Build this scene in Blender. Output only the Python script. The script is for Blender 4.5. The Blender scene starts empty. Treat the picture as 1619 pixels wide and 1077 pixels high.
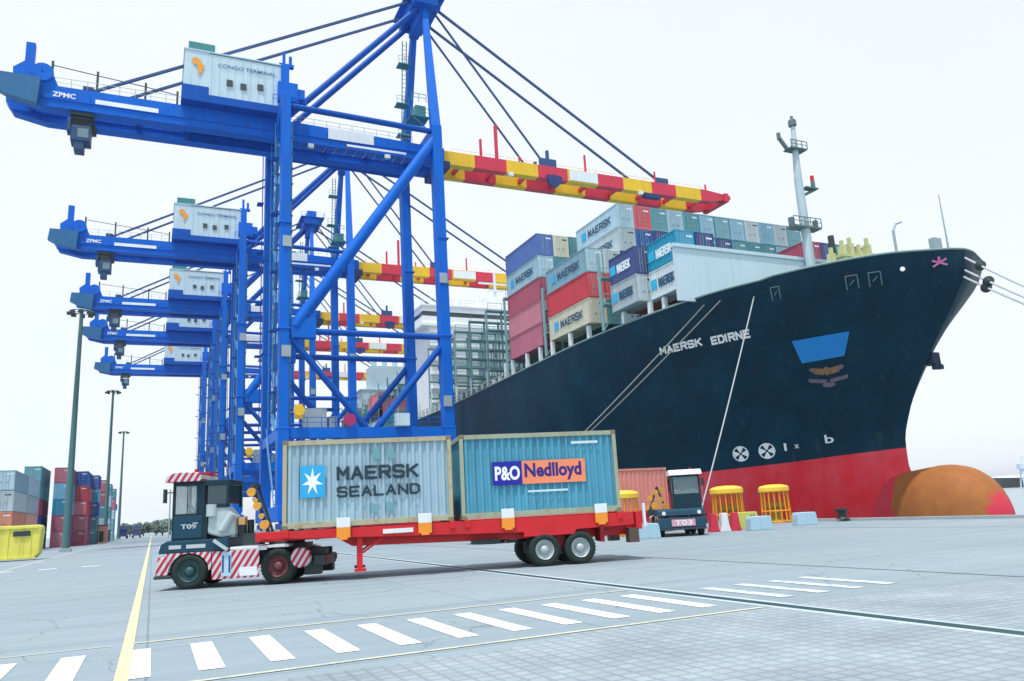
import bpy, bmesh, math, random
from math import radians as R, sin, cos, pi
from mathutils import Vector, Matrix
from mathutils.bvhtree import BVHTree
random.seed(7)
S = bpy.context.scene
C = S.collection

# ------------------------------------------------------------------ camera, sky, sun, exposure
yaw, pit, rol = R(25.0), R(12.46), R(-3.165)
f = Vector((sin(yaw)*cos(pit), cos(yaw)*cos(pit), sin(pit)))
r = Vector((cos(yaw), -sin(yaw), 0)); u = r.cross(f)
r2 = r*cos(rol)+u*sin(rol); u2 = -r*sin(rol)+u*cos(rol)
cam = bpy.data.objects.new('camera', bpy.data.cameras.new('camera')); C.objects.link(cam)
m = Matrix((r2, u2, -f)).transposed().to_4x4(); m.translation = Vector((0, 0, 1.7))
cam.matrix_world = m
cam.data.sensor_width = 36; cam.data.lens = 1223.6/1619*36
cam.data.clip_start = .1; cam.data.clip_end = 20000
S.camera = cam

SUN_EL, SUN_AZ = R(72), R(-135)          # azimuth measured from +Y towards +X
w = bpy.data.worlds.new('World'); S.world = w; w.use_nodes = True
nt = w.node_tree; bg = nt.nodes['Background']
sky = nt.nodes.new('ShaderNodeTexSky'); sky.sky_type = 'NISHITA'; sky.sun_disc = False
sky.sun_elevation = SUN_EL; sky.sun_rotation = SUN_AZ
sky.air_density = 1.0; sky.dust_density = 1.5; sky.ozone_density = 2.0; sky.altitude = 0
# thin bright overcast veil in front of the clear sky
veil = nt.nodes.new('ShaderNodeMix'); veil.data_type = 'RGBA'; veil.inputs[0].default_value = .80
tcw = nt.nodes.new('ShaderNodeTexCoord'); nzw = nt.nodes.new('ShaderNodeTexNoise'); nzw.inputs['Scale'].default_value = 1.3; nzw.inputs['Detail'].default_value = 4
nt.links.new(tcw.outputs['Generated'], nzw.inputs['Vector'])
vc = nt.nodes.new('ShaderNodeMix'); vc.data_type = 'RGBA'; vc.inputs[6].default_value = (7.2, 7.9, 8.6, 1); vc.inputs[7].default_value = (8.7, 8.9, 9.2, 1)
nt.links.new(nzw.outputs[0], vc.inputs[0])
nt.links.new(sky.outputs[0], veil.inputs[6]); nt.links.new(vc.outputs[2], veil.inputs[7])
nt.links.new(veil.outputs[2], bg.inputs['Color']); bg.inputs['Strength'].default_value = 0.118
sl = bpy.data.lights.new('sun', 'SUN'); sl.energy = 3.2; sl.angle = R(2); sl.color = (1, .965, .91)
so = bpy.data.objects.new('sun', sl); C.objects.link(so)
sd = Vector((sin(SUN_AZ)*cos(SUN_EL), cos(SUN_AZ)*cos(SUN_EL), sin(SUN_EL)))
so.rotation_euler = sd.to_track_quat('Z', 'Y').to_euler(); so.location = (0, 0, 120)
S.view_settings.view_transform = 'Standard'; S.view_settings.look = 'None'
S.view_settings.exposure = 0.22; S.view_settings.gamma = 1
S.render.engine = 'CYCLES'; S.cycles.max_bounces = 6; S.cycles.volume_bounces = 0
S.cycles.use_denoising = True

# ------------------------------------------------------------------ materials
MATS = {}
def mat(name, col, rough=.6, metal=0.0, var=.12, scale=.6, rust=0.0, rustcol=(.16, .07, .03), bump=0.0, spec=.4, streak=0.0):
    if name in MATS: return MATS[name]
    mt = bpy.data.materials.new(name); mt.use_nodes = True
    n = mt.node_tree.nodes; l = mt.node_tree.links; b = n['Principled BSDF']
    b.inputs['Roughness'].default_value = rough; b.inputs['Metallic'].default_value = metal
    b.inputs['Specular IOR Level'].default_value = spec
    tc = n.new('ShaderNodeTexCoord')
    nz = n.new('ShaderNodeTexNoise'); nz.inputs['Scale'].default_value = scale; nz.inputs['Detail'].default_value = 6
    l.new(tc.outputs['Object'], nz.inputs['Vector'])
    mx = n.new('ShaderNodeMix'); mx.data_type = 'RGBA'
    mx.inputs[6].default_value = tuple(min(1, c*(1-var)) for c in col)+(1,)
    mx.inputs[7].default_value = tuple(min(1, c*(1+var)+var*.02) for c in col)+(1,)
    l.new(nz.outputs[0], mx.inputs[0]); out = mx.outputs[2]
    if streak > 0:                      # vertical run-off streaks and grime
        mp = n.new('ShaderNodeMapping'); mp.inputs['Scale'].default_value = (2.2, 2.2, .12)
        n3 = n.new('ShaderNodeTexNoise'); n3.inputs['Scale'].default_value = 1.6; n3.inputs['Detail'].default_value = 8
        rp = n.new('ShaderNodeValToRGB'); rp.color_ramp.elements[0].position = .5; rp.color_ramp.elements[1].position = .72
        m3 = n.new('ShaderNodeMix'); m3.data_type = 'RGBA'
        l.new(tc.outputs['Object'], mp.inputs[0]); l.new(mp.outputs[0], n3.inputs['Vector']); l.new(n3.outputs[0], rp.inputs[0])
        mm = n.new('ShaderNodeMath'); mm.operation = 'MULTIPLY'; mm.inputs[1].default_value = streak
        l.new(rp.outputs[0], mm.inputs[0]); l.new(mm.outputs[0], m3.inputs[0]); l.new(out, m3.inputs[6])
        m3.inputs[7].default_value = tuple(c*.45+.03 for c in col)+(1,); out = m3.outputs[2]
    if rust > 0:
        n2 = n.new('ShaderNodeTexNoise'); n2.inputs['Scale'].default_value = 3.1; n2.inputs['Detail'].default_value = 10
        n2.inputs['Roughness'].default_value = .7
        l.new(tc.outputs['Object'], n2.inputs['Vector'])
        rp = n.new('ShaderNodeValToRGB'); rp.color_ramp.elements[0].position = .60-.1*rust; rp.color_ramp.elements[1].position = .74-.1*rust
        l.new(n2.outputs[0], rp.inputs[0])
        m2 = n.new('ShaderNodeMix'); m2.data_type = 'RGBA'
        mm = n.new('ShaderNodeMath'); mm.operation = 'MULTIPLY'; mm.inputs[1].default_value = min(1, rust)
        l.new(rp.outputs[0], mm.inputs[0]); l.new(mm.outputs[0], m2.inputs[0]); l.new(out, m2.inputs[6])
        m2.inputs[7].default_value = rustcol+(1,); out = m2.outputs[2]
    l.new(out, b.inputs['Base Color'])
    if bump > 0:
        bp = n.new('ShaderNodeBump'); bp.inputs['Strength'].default_value = bump
        nb = n.new('ShaderNodeTexNoise'); nb.inputs['Scale'].default_value = 25; l.new(tc.outputs['Object'], nb.inputs['Vector'])
        l.new(nb.outputs[0], bp.inputs['Height']); l.new(bp.outputs[0], b.inputs['Normal'])
    MATS[name] = mt; return mt

BLUE = mat('crane blue paint', (.000, .130, .60), .5, var=.22, scale=.22, streak=.55, spec=.12, rust=.12, rustcol=(.03,.07,.16))
BLUED = mat('crane deck blue paint', (.001, .085, .42), .5, var=.2, scale=.4, streak=.5, spec=.12)
STAY = mat('stay bar paint', (.02, .075, .20), .5)
RED = mat('boom red paint', (.62, .03, .07), .5, var=.15, streak=.3)
YEL = mat('boom yellow paint', (.80, .50, .02), .5, var=.12, streak=.3)
WHITE = mat('white paint', (.74, .80, .84), .5, var=.08, streak=.25)
HOUSE = mat('machine house cladding', (.50, .66, .74), .55, var=.12, streak=.35)
GREY = mat('galvanised steel', (.32, .40, .43), .5, .3)
DARK = mat('dark steel', (.025, .045, .05), .5)
TEAL = mat('teal green grating', (.04, .22, .24), .6)
RUBBER = mat('tyre rubber', (.012, .026, .024), .85, var=.3, scale=4)
GLASS = mat('cab glass', (.30, .45, .48), .05, spec=.8); GLASS.node_tree.nodes['Principled BSDF'].inputs['Alpha'].default_value = .35
GLASSD = mat('dark window glass', (.015, .05, .06), .08, spec=.8)
ORANGE = mat('orange plate', (.85, .30, .03), .5)

# ------------------------------------------------------------------ mesh helpers
class MB:
    """collects vertices and faces, builds ONE mesh object"""
    def __init__(s): s.v = []; s.f = []; s.mi = []
    def add(s, vs, fs, mi=0):
        o = len(s.v); s.v += [tuple(v) for v in vs]; s.f += [tuple(i+o for i in q) for q in fs]; s.mi += [mi]*len(fs); return s
    def box(s, x0, y0, z0, x1, y1, z1, mi=0):
        if x0 > x1: x0, x1 = x1, x0
        if y0 > y1: y0, y1 = y1, y0
        if z0 > z1: z0, z1 = z1, z0
        vs = [(x0,y0,z0),(x1,y0,z0),(x1,y1,z0),(x0,y1,z0),(x0,y0,z1),(x1,y0,z1),(x1,y1,z1),(x0,y1,z1)]
        return s.add(vs, [(0,3,2,1),(4,5,6,7),(0,1,5,4),(1,2,6,5),(2,3,7,6),(3,0,4,7)], mi)
    def beam(s, a, b, w, h, mi=0, w2=None, h2=None, up=(0,0,1)):
        a = Vector(a); b = Vector(b); d = (b-a).normalized(); up = Vector(up)
        if abs(d.dot(up)) > .98: up = Vector((0,1,0)) if abs(d.y) < .9 else Vector((1,0,0))
        x = d.cross(up).normalized(); y = x.cross(d)
        w2 = w if w2 is None else w2; h2 = h if h2 is None else h2; vs = []
        for p, ww, hh in ((a,w,h),(b,w2,h2)):
            vs += [p-x*ww/2-y*hh/2, p+x*ww/2-y*hh/2, p+x*ww/2+y*hh/2, p-x*ww/2+y*hh/2]
        return s.add(vs, [(0,3,2,1),(4,5,6,7),(0,1,5,4),(1,2,6,5),(2,3,7,6),(3,0,4,7)], mi)
    def tube(s, a, b, r, n=10, r2=None, mi=0, cap=True):
        a = Vector(a); b = Vector(b); d = (b-a).normalized()
        up = Vector((0,0,1)) if abs(d.z) < .95 else Vector((1,0,0))
        x = d.cross(up).normalized(); y = x.cross(d); r2 = r if r2 is None else r2
        vs = [p+x*cos(2*pi*i/n)*q+y*sin(2*pi*i/n)*q for p, q in ((a,r),(b,r2)) for i in range(n)]
        fs = [(i,(i+1)%n,n+(i+1)%n,n+i) for i in range(n)]
        if cap: fs += [tuple(range(n-1,-1,-1)), tuple(range(n,2*n))]
        return s.add(vs, fs, mi)
    def path(s, pts, r, n=8, mi=0):
        for a, b in zip(pts, pts[1:]): s.tube(a, b, r, n, mi=mi)
        return s
    def lathe(s, c, axis, prof, n=24, mi=0):
        """prof: list of (distance along axis, radius)"""
        c = Vector(c); ax = Vector(axis).normalized(); up = Vector((0,0,1)) if abs(ax.z) < .9 else Vector((1,0,0))
        x = ax.cross(up).normalized(); y = x.cross(ax); k = len(prof)
        vs = [c+ax*d+x*cos(2*pi*i/n)*q+y*sin(2*pi*i/n)*q for d, q in prof for i in range(n)]
        fs = [(j*n+i, j*n+(i+1)%n, (j+1)*n+(i+1)%n, (j+1)*n+i) for j in range(k-1) for i in range(n)]
        return s.add(vs, fs, mi)
    def prism(s, poly, y0, y1, mi=0):
        """poly in (x,z), extruded in y"""
        n = len(poly); vs = [(x,y0,z) for x,z in poly]+[(x,y1,z) for x,z in poly]
        fs = [tuple(range(n)), tuple(range(2*n-1,n-1,-1))]+[(i,i+n,(i+1)%n+n,(i+1)%n) for i in range(n)]
        return s.add(vs, fs, mi)
    def rail(s, pts, h=1.1, step=2.0, r=.035):
        for a, b in zip(pts, pts[1:]):
            a = Vector(a); b = Vector(b); k = max(1, round((b-a).length/step)); z = Vector((0,0,h))
            s.tube(a+z, b+z, r, 5); s.tube(a+z*.5, b+z*.5, r*.8, 5)
            for i in range(k+1): p = a.lerp(b, i/k); s.tube(p, p+z, r, 5)
        return s
    def build(s, name, mats, parent=None, smooth=False, loc=None, bevel=0):
        me = bpy.data.meshes.new(name); me.from_pydata(s.v, [], s.f)
        if not isinstance(mats, (list, tuple)): mats = [mats]
        for q in mats: me.materials.append(q)
        if len(mats) > 1: me.polygons.foreach_set('material_index', s.mi)
        bm = bmesh.new(); bm.from_mesh(me); bmesh.ops.recalc_face_normals(bm, faces=bm.faces); bm.to_mesh(me); bm.free()
        if smooth:
            for p in me.polygons: p.use_smooth = True
            try: me.set_sharp_from_angle(angle=R(40))
            except Exception: pass
        o = bpy.data.objects.new(name, me); C.objects.link(o)
        if parent: o.parent = parent
        if loc: o.location = loc
        if bevel:
            md = o.modifiers.new('bevel', 'BEVEL'); md.width = bevel; md.segments = 2; md.limit_method = 'ANGLE'
        return o
def tag(o, label=None, cat=None, group=None, kind=None):
    if label: o['label'] = label
    if cat: o['category'] = cat
    if group: o['group'] = group
    if kind: o['kind'] = kind
    return o
def empty(name, loc, rz, label, cat, group=None):
    o = bpy.data.objects.new(name, None); C.objects.link(o); o.location = loc; o.rotation_euler = (0,0,rz)
    o.empty_display_size = .5
    return tag(o, label, cat, group)
def copy_tree(o, parent=None):
    c = o.copy(); C.objects.link(c)
    if parent: c.parent = parent
    for ch in list(o.children): copy_tree(ch, c)
    return c
_tc = {}
def text_geo(s, bold=0.0):
    k = (s, bold)
    if k not in _tc:
        cu = bpy.data.curves.new('lettering', 'FONT'); cu.body = s; cu.size = 1; cu.offset = bold; cu.resolution_u = 3
        o = bpy.data.objects.new('lettering', cu); C.objects.link(o)
        dg = bpy.context.evaluated_depsgraph_get(); me = bpy.data.meshes.new_from_object(o.evaluated_get(dg))
        vs = [v.co.copy() for v in me.vertices]; fs = [tuple(p.vertices) for p in me.polygons]
        bpy.data.objects.remove(o); bpy.data.curves.remove(cu); bpy.data.meshes.remove(me)
        x0 = min(v.x for v in vs); x1 = max(v.x for v in vs); y0 = min(v.y for v in vs); y1 = max(v.y for v in vs)
        _tc[k] = ([((v.x-x0)/(x1-x0), (v.y-y0)/(y1-y0)) for v in vs], fs)
    return _tc[k]
def text(s, name, o, xd, up, w, h, mt, parent=None, bold=.01, wrap=None):
    """flat lettering fitted in a w x h box whose lower left corner is o"""
    vs, fs = text_geo(s, bold); o = Vector(o); xd = Vector(xd).normalized(); up = Vector(up).normalized()
    pts = [o+xd*a*w+up*b*h for a, b in vs]
    if wrap: pts = [wrap(p) for p in pts]
    return MB().add(pts, fs).build(name, mt, parent)

GLYPH = {'M': [[(0,0),(0,1),(.5,.38),(1,1),(1,0)]], 'A': [[(0,0),(.5,1),(1,0)],[(.2,.34),(.8,.34)]], 'E': [[(1,1),(0,1),(0,0),(1,0)],[(0,.5),(.85,.5)]],
 'R': [[(0,0),(0,1),(.85,1),(1,.88),(1,.62),(.85,.5),(0,.5)],[(.5,.5),(1,0)]], 'S': [[(1,.86),(.85,1),(.15,1),(0,.86),(0,.62),(.15,.52),(.85,.48),(1,.38),(1,.14),(.85,0),(.15,0),(0,.14)]],
 'K': [[(0,0),(0,1)],[(1,1),(.04,.46)],[(.3,.62),(1,0)]], 'L': [[(0,1),(0,0),(.95,0)]], 'N': [[(0,0),(0,1),(1,0),(1,1)]], 'D': [[(0,0),(0,1),(.7,1),(1,.75),(1,.25),(.7,0),(0,0)]], 'I': [[(0,0),(0,1)]]}
def block_text(word, name, o, xd, up, w, h, mt, parent, th=.2, wrap=None, nrm=None, step=.0007):
    """bold square lettering of straight strokes, fitted in a w x h box"""
    adv = []; x = 0
    for c in word: lw = 0 if c == 'I' else .92; adv.append((x, lw)); x += lw+.42+(.16 if c == 'I' else 0)
    tot = adv[-1][0]+adv[-1][1]; o = Vector(o); xd = Vector(xd).normalized(); up = Vector(up).normalized(); g = MB(); tx = th*h; hh = h-tx; sc = (w-tx)/tot
    nrm = Vector(nrm) if nrm else Vector((0,0,0)); k = 0
    for c, (x0, lw) in zip(word, adv):
        for st in GLYPH[c]:
            for (a, b), (c2, d) in zip(st, st[1:]):
                p = Vector(((x0+a*lw)*sc+tx/2, b*hh+tx/2)); q = Vector(((x0+c2*lw)*sc+tx/2, d*hh+tx/2)); v = (q-p).normalized(); n_ = Vector((-v.y, v.x))*tx/2; e = v*tx*.42
                n = max(1, int((q-p).length/.6)) if wrap else 1; lo = p-e; hi = q+e
                for i in range(n):
                    a0 = lo.lerp(hi, i/n); a1 = lo.lerp(hi, (i+1)/n); vs = [o+xd*t_.x+up*t_.y for t_ in (a0-n_, a1-n_, a1+n_, a0+n_)]
                    if wrap: vs = [wrap(t_, .05+k*step) for t_ in vs]
                    else: vs = [t_+nrm*k*step for t_ in vs]
                    g.add(vs, [(0,1,2,3)])
                k += 1
    return g.build(name, mt, parent)

# ------------------------------------------------------------------ ground, water
def ground_mat():
    mt = bpy.data.materials.new('quay concrete'); mt.use_nodes = True; n = mt.node_tree.nodes; l = mt.node_tree.links; b = n['Principled BSDF']
    b.inputs['Roughness'].default_value = .8; b.inputs['Specular IOR Level'].default_value = .3
    tc = n.new('ShaderNodeTexCoord')
    def noise(sc, det, vec=None, rough=.6):
        q = n.new('ShaderNodeTexNoise'); q.inputs['Scale'].default_value = sc; q.inputs['Detail'].default_value = det; q.inputs['Roughness'].default_value = rough
        l.new(vec or tc.outputs['Object'], q.inputs['Vector']); return q.outputs[0]
    big = noise(.06, 5)
    mp = n.new('ShaderNodeMapping'); mp.inputs['Scale'].default_value = (.04, 1.1, 1); l.new(tc.outputs['Object'], mp.inputs[0])
    brush = noise(1.0, 6, mp.outputs[0]); fine = noise(14, 6)
    a = n.new('ShaderNodeMix'); a.data_type = 'RGBA'; a.inputs[6].default_value = (.19, .25, .295, 1); a.inputs[7].default_value = (.30, .365, .405, 1); l.new(big, a.inputs[0])
    def ov(prev, fac_out, lo, hi, amt):
        rp = n.new('ShaderNodeMapRange'); rp.inputs['From Min'].default_value = .3; rp.inputs['From Max'].default_value = .7
        rp.inputs['To Min'].default_value = lo; rp.inputs['To Max'].default_value = hi; l.new(fac_out, rp.inputs[0])
        q = n.new('ShaderNodeVectorMath'); q.operation = 'SCALE'; l.new(prev, q.inputs[0]); l.new(rp.outputs[0], q.inputs['Scale']); return q.outputs[0]
    c = ov(a.outputs[2], brush, .90, 1.08, 1); c = ov(c, fine, .93, 1.07, 1)
    br = n.new('ShaderNodeTexBrick'); br.offset = 0; br.inputs['Scale'].default_value = 1; br.inputs['Brick Width'].default_value = 6; br.inputs['Row Height'].default_value = 5
    br.inputs['Mortar Size'].default_value = .02; br.inputs['Color1'].default_value = (1,1,1,1); br.inputs['Color2'].default_value = (.93,.95,.96,1); br.inputs['Mortar'].default_value = (.55,.6,.62,1)
    l.new(tc.outputs['Object'], br.inputs['Vector'])
    mm = n.new('ShaderNodeMix'); mm.data_type = 'RGBA'; mm.blend_type = 'MULTIPLY'; mm.inputs[0].default_value = .75; l.new(c, mm.inputs[6]); l.new(br.outputs[0], mm.inputs[7])
    # tyre marks and oil spots
    sp = noise(.5, 9, None, .75); rp = n.new('ShaderNodeValToRGB'); rp.color_ramp.elements[0].position = .62; rp.color_ramp.elements[1].position = .78
    l.new(sp, rp.inputs[0]); m3 = n.new('ShaderNodeMix'); m3.data_type = 'RGBA'; mt2 = n.new('ShaderNodeMath'); mt2.operation = 'MULTIPLY'; mt2.inputs[1].default_value = .75
    l.new(rp.outputs[0], mt2.inputs[0]); l.new(mt2.outputs[0], m3.inputs[0]); l.new(mm.outputs[2], m3.inputs[6]); m3.inputs[7].default_value = (.14, .18, .21, 1)
    # long tyre tracks
    mq = n.new('ShaderNodeMapping'); mq.inputs['Rotation'].default_value = (0, 0, .35); mq.inputs['Scale'].default_value = (.05, 2.2, 1); l.new(tc.outputs['Object'], mq.inputs[0]); tk = noise(1.0, 3, mq.outputs[0]); rk = n.new('ShaderNodeValToRGB'); rk.color_ramp.elements[0].position = .60; rk.color_ramp.elements[1].position = .70; l.new(tk, rk.inputs[0])
    kk = n.new('ShaderNodeMath'); kk.operation = 'MULTIPLY'; kk.inputs[1].default_value = .42; l.new(rk.outputs[0], kk.inputs[0]); m8 = n.new('ShaderNodeMix'); m8.data_type = 'RGBA'; l.new(kk.outputs[0], m8.inputs[0]); l.new(m3.outputs[2], m8.inputs[6]); m8.inputs[7].default_value = (.13,.17,.20,1); vo = n.new('ShaderNodeTexVoronoi'); vo.feature = 'DISTANCE_TO_EDGE'; vo.inputs['Scale'].default_value = .23; wv = n.new('ShaderNodeVectorMath'); wv.operation = 'ADD'; wn = n.new('ShaderNodeTexNoise'); wn.inputs['Scale'].default_value = .9; wn.inputs['Detail'].default_value = 5; l.new(tc.outputs['Object'], wn.inputs['Vector']); l.new(wn.outputs['Color'], wv.inputs[0]); l.new(tc.outputs['Object'], wv.inputs[1]); l.new(wv.outputs[0], vo.inputs['Vector'])
    cr = n.new('ShaderNodeMath'); cr.operation = 'LESS_THAN'; cr.inputs[1].default_value = .0028; l.new(vo.outputs['Distance'], cr.inputs[0]); ck = n.new('ShaderNodeMath'); ck.operation = 'MULTIPLY'; l.new(cr.outputs[0], ck.inputs[0]); l.new(big, ck.inputs[1])
    m9 = n.new('ShaderNodeMix'); m9.data_type = 'RGBA'; l.new(ck.outputs[0], m9.inputs[0]); l.new(m8.outputs[2], m9.inputs[6]); m9.inputs[7].default_value = (.10,.13,.15,1); l.new(m9.outputs[2], b.inputs['Base Color'])
    bp = n.new('ShaderNodeBump'); bp.inputs['Strength'].default_value = .25; bp.inputs['Distance'].default_value = .02; l.new(fine, bp.inputs['Height']); l.new(bp.outputs[0], b.inputs['Normal'])
    return mt
QX = 40.3
g = MB(); 
ys = [-60, 0, 20, 40, 80, 160, 320, 700, 1500]; xs = [-700, -200, -60, -20, 0, 10, 20, 30, QX]
vs = [(x, y, 0) for y in ys for x in xs]; nx = len(xs)
g.add(vs, [(j*nx+i, j*nx+i+1, (j+1)*nx+i+1, (j+1)*nx+i) for j in range(len(ys)-1) for i in range(nx-1)])
g.add([(QX,-60,0),(QX,1500,0),(QX,1500,-8),(QX,-60,-8)], [(0,1,2,3)])
tag(g.build('ground', ground_mat()), kind='structure')
wm = bpy.data.materials.new('harbour water'); wm.use_nodes = True; n = wm.node_tree.nodes; b = n['Principled BSDF']
b.inputs['Base Color'].default_value = (.12, .22, .27, 1); b.inputs['Roughness'].default_value = .16
tc = n.new('ShaderNodeTexCoord'); nz = n.new('ShaderNodeTexNoise'); nz.inputs['Scale'].default_value = .35; nz.inputs['Detail'].default_value = 6
bp = n.new('ShaderNodeBump'); bp.inputs['Strength'].default_value = .6; bp.inputs['Distance'].default_value = .5
wm.node_tree.links.new(tc.outputs['Object'], nz.inputs['Vector']); wm.node_tree.links.new(nz.outputs[0], bp.inputs['Height']); wm.node_tree.links.new(bp.outputs[0], b.inputs['Normal'])
tag(MB().add([(QX-2,-3000,-2.6),(6000,-3000,-2.6),(6000,6000,-2.6),(QX-2,6000,-2.6)], [(0,1,2,3)]).build('water', wm), kind='structure')

def sheet(name, rects, mt, z=.004):
    g = MB()
    for q in rects:
        if len(q) == 4 and not isinstance(q[0], tuple):
            x0, y0, x1, y1 = q; g.add([(x0,y0,z),(x1,y0,z),(x1,y1,z),(x0,y1,z)], [(0,1,2,3)])
        else: g.add([(x, y, z) for x, y in q], [tuple(range(len(q)))])
    return tag(g.build(name, mt), kind='structure')
def worn(name, col, base=(.27, .34, .39), amt=.62):
    return mat(name, col, .7, var=.1, scale=5, rust=amt, rustcol=base)
LW = worn('white road paint', (.86, .88, .90)); LY = worn('yellow road paint', (.80, .70, .34)); LYP = worn('pale yellow road paint', (.55, .56, .42), amt=.9)
bars = []
for k in range(-9, 17):
    x = -.95+.85*k
    if 8.9 < x < 9.7: continue
    bars.append((x-.16, 10.88, x+.15, 13.42 if x < 9 else 13.2))
LWF = worn('faded white road paint', (.52, .58, .62), base=(.28, .34, .38), amt=1.0)
sheet('crosswalk_marking', [q for q in bars if q[0] < 9], LW, .008)
sheet('crosswalk_marking', [q for q in bars if q[0] > 9], LWF, .008)
sheet('lane_line', [(-.345, 4, -.19, 400)], LY, .012)
sheet('lane_line', [(-.19, 14.15, 8.9, 14.25), (.3, 10.12, 8.9, 10.22), (-16, 14.15, -.5, 14.2)], LYP, .009)
sheet('lane_dashes', [(x, 50.5, x+.9, 51.0) for x in [-14+2.1*i for i in range(6)]], LW, .006)
sheet('lane_line', [(22.0, 45, 22.15, 400), (-7.6, 52, -7.45, 400)], LYP, .006)
# dark drainage slot and the crane rail slot
sheet('drain_slot', [(9.12, -20, 9.36, 400)], mat('drain grating', (.02, .07, .085), .6, .3), .006)
sheet('drain_edging', [(8.98, -20, 9.12, 400), (9.36, -20, 9.50, 400)], mat('drain concrete edge', (.42, .50, .54), .8), .004)
sheet('cable_slot', [(14.78, -20, 14.86, 400)], mat('slot steel', (.09, .14, .16), .7), .006)
sheet('crane_rail_track', [(12.55, 60, 12.65, 420), (31.95, -40, 32.05, 420)], mat('rail steel', (.17, .21, .23), .5, .3), .006)
# block paving
pm = bpy.data.materials.new('block paving'); pm.use_nodes = True; n = pm.node_tree.nodes; l = pm.node_tree.links; b = n['Principled BSDF']; b.inputs['Roughness'].default_value = .85
tc = n.new('ShaderNodeTexCoord'); br = n.new('ShaderNodeTexBrick'); br.offset = .0; br.inputs['Scale'].default_value = 1
br.inputs['Brick Width'].default_value = .21; br.inputs['Row Height'].default_value = .21; br.inputs['Mortar Size'].default_value = .028; br.inputs['Mortar Smooth'].default_value = .4
br.inputs['Color1'].default_value = (.29,.35,.385,1); br.inputs['Color2'].default_value = (.24,.30,.34,1); br.inputs['Mortar'].default_value = (.20,.255,.295,1)
l.new(tc.outputs['Object'], br.inputs['Vector']); nz = n.new('ShaderNodeTexNoise'); nz.inputs['Scale'].default_value = .8; nz.inputs['Detail'].default_value = 8; l.new(tc.outputs['Object'], nz.inputs['Vector'])
mx = n.new('ShaderNodeMix'); mx.data_type = 'RGBA'; mx.blend_type = 'MULTIPLY'; mx.inputs[0].default_value = 1; l.new(br.outputs[0], mx.inputs[6])
rp = n.new('ShaderNodeMapRange'); rp.inputs['From Min'].default_value = .25; rp.inputs['From Max'].default_value = .75; rp.inputs['To Min'].default_value = .8; rp.inputs['To Max'].default_value = 1.2
l.new(nz.outputs[0], rp.inputs[0]); l.new(rp.outputs[0], mx.inputs[7]); l.new(mx.outputs[2], b.inputs['Base Color'])
bp = n.new('ShaderNodeBump'); bp.inputs['Strength'].default_value = .5; bp.inputs['Distance'].default_value = .01; l.new(br.outputs['Fac'], bp.inputs['Height']); bp.invert = True; l.new(bp.outputs[0], b.inputs['Normal'])
sheet('paving', [[(1.2, 9.6), (2.2, 3.0), (9.0, 3.0), (9.0, 10.1), (5.6, 10.1), (4.2, 9.6)]], pm, .0045)
sheet('paving', [[(9.46, 3.0), (14.7, 3.0), (14.7, 9.9), (9.46, 10.1)]], pm, .0045)
# quay edge coping
cope = MB().box(QX-.55, -60, -.3, QX+.02, 600, .16)
tag(cope.build('kerb', mat('quay coping concrete', (.33, .38, .40), .8, streak=.3)), kind='structure')

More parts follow.
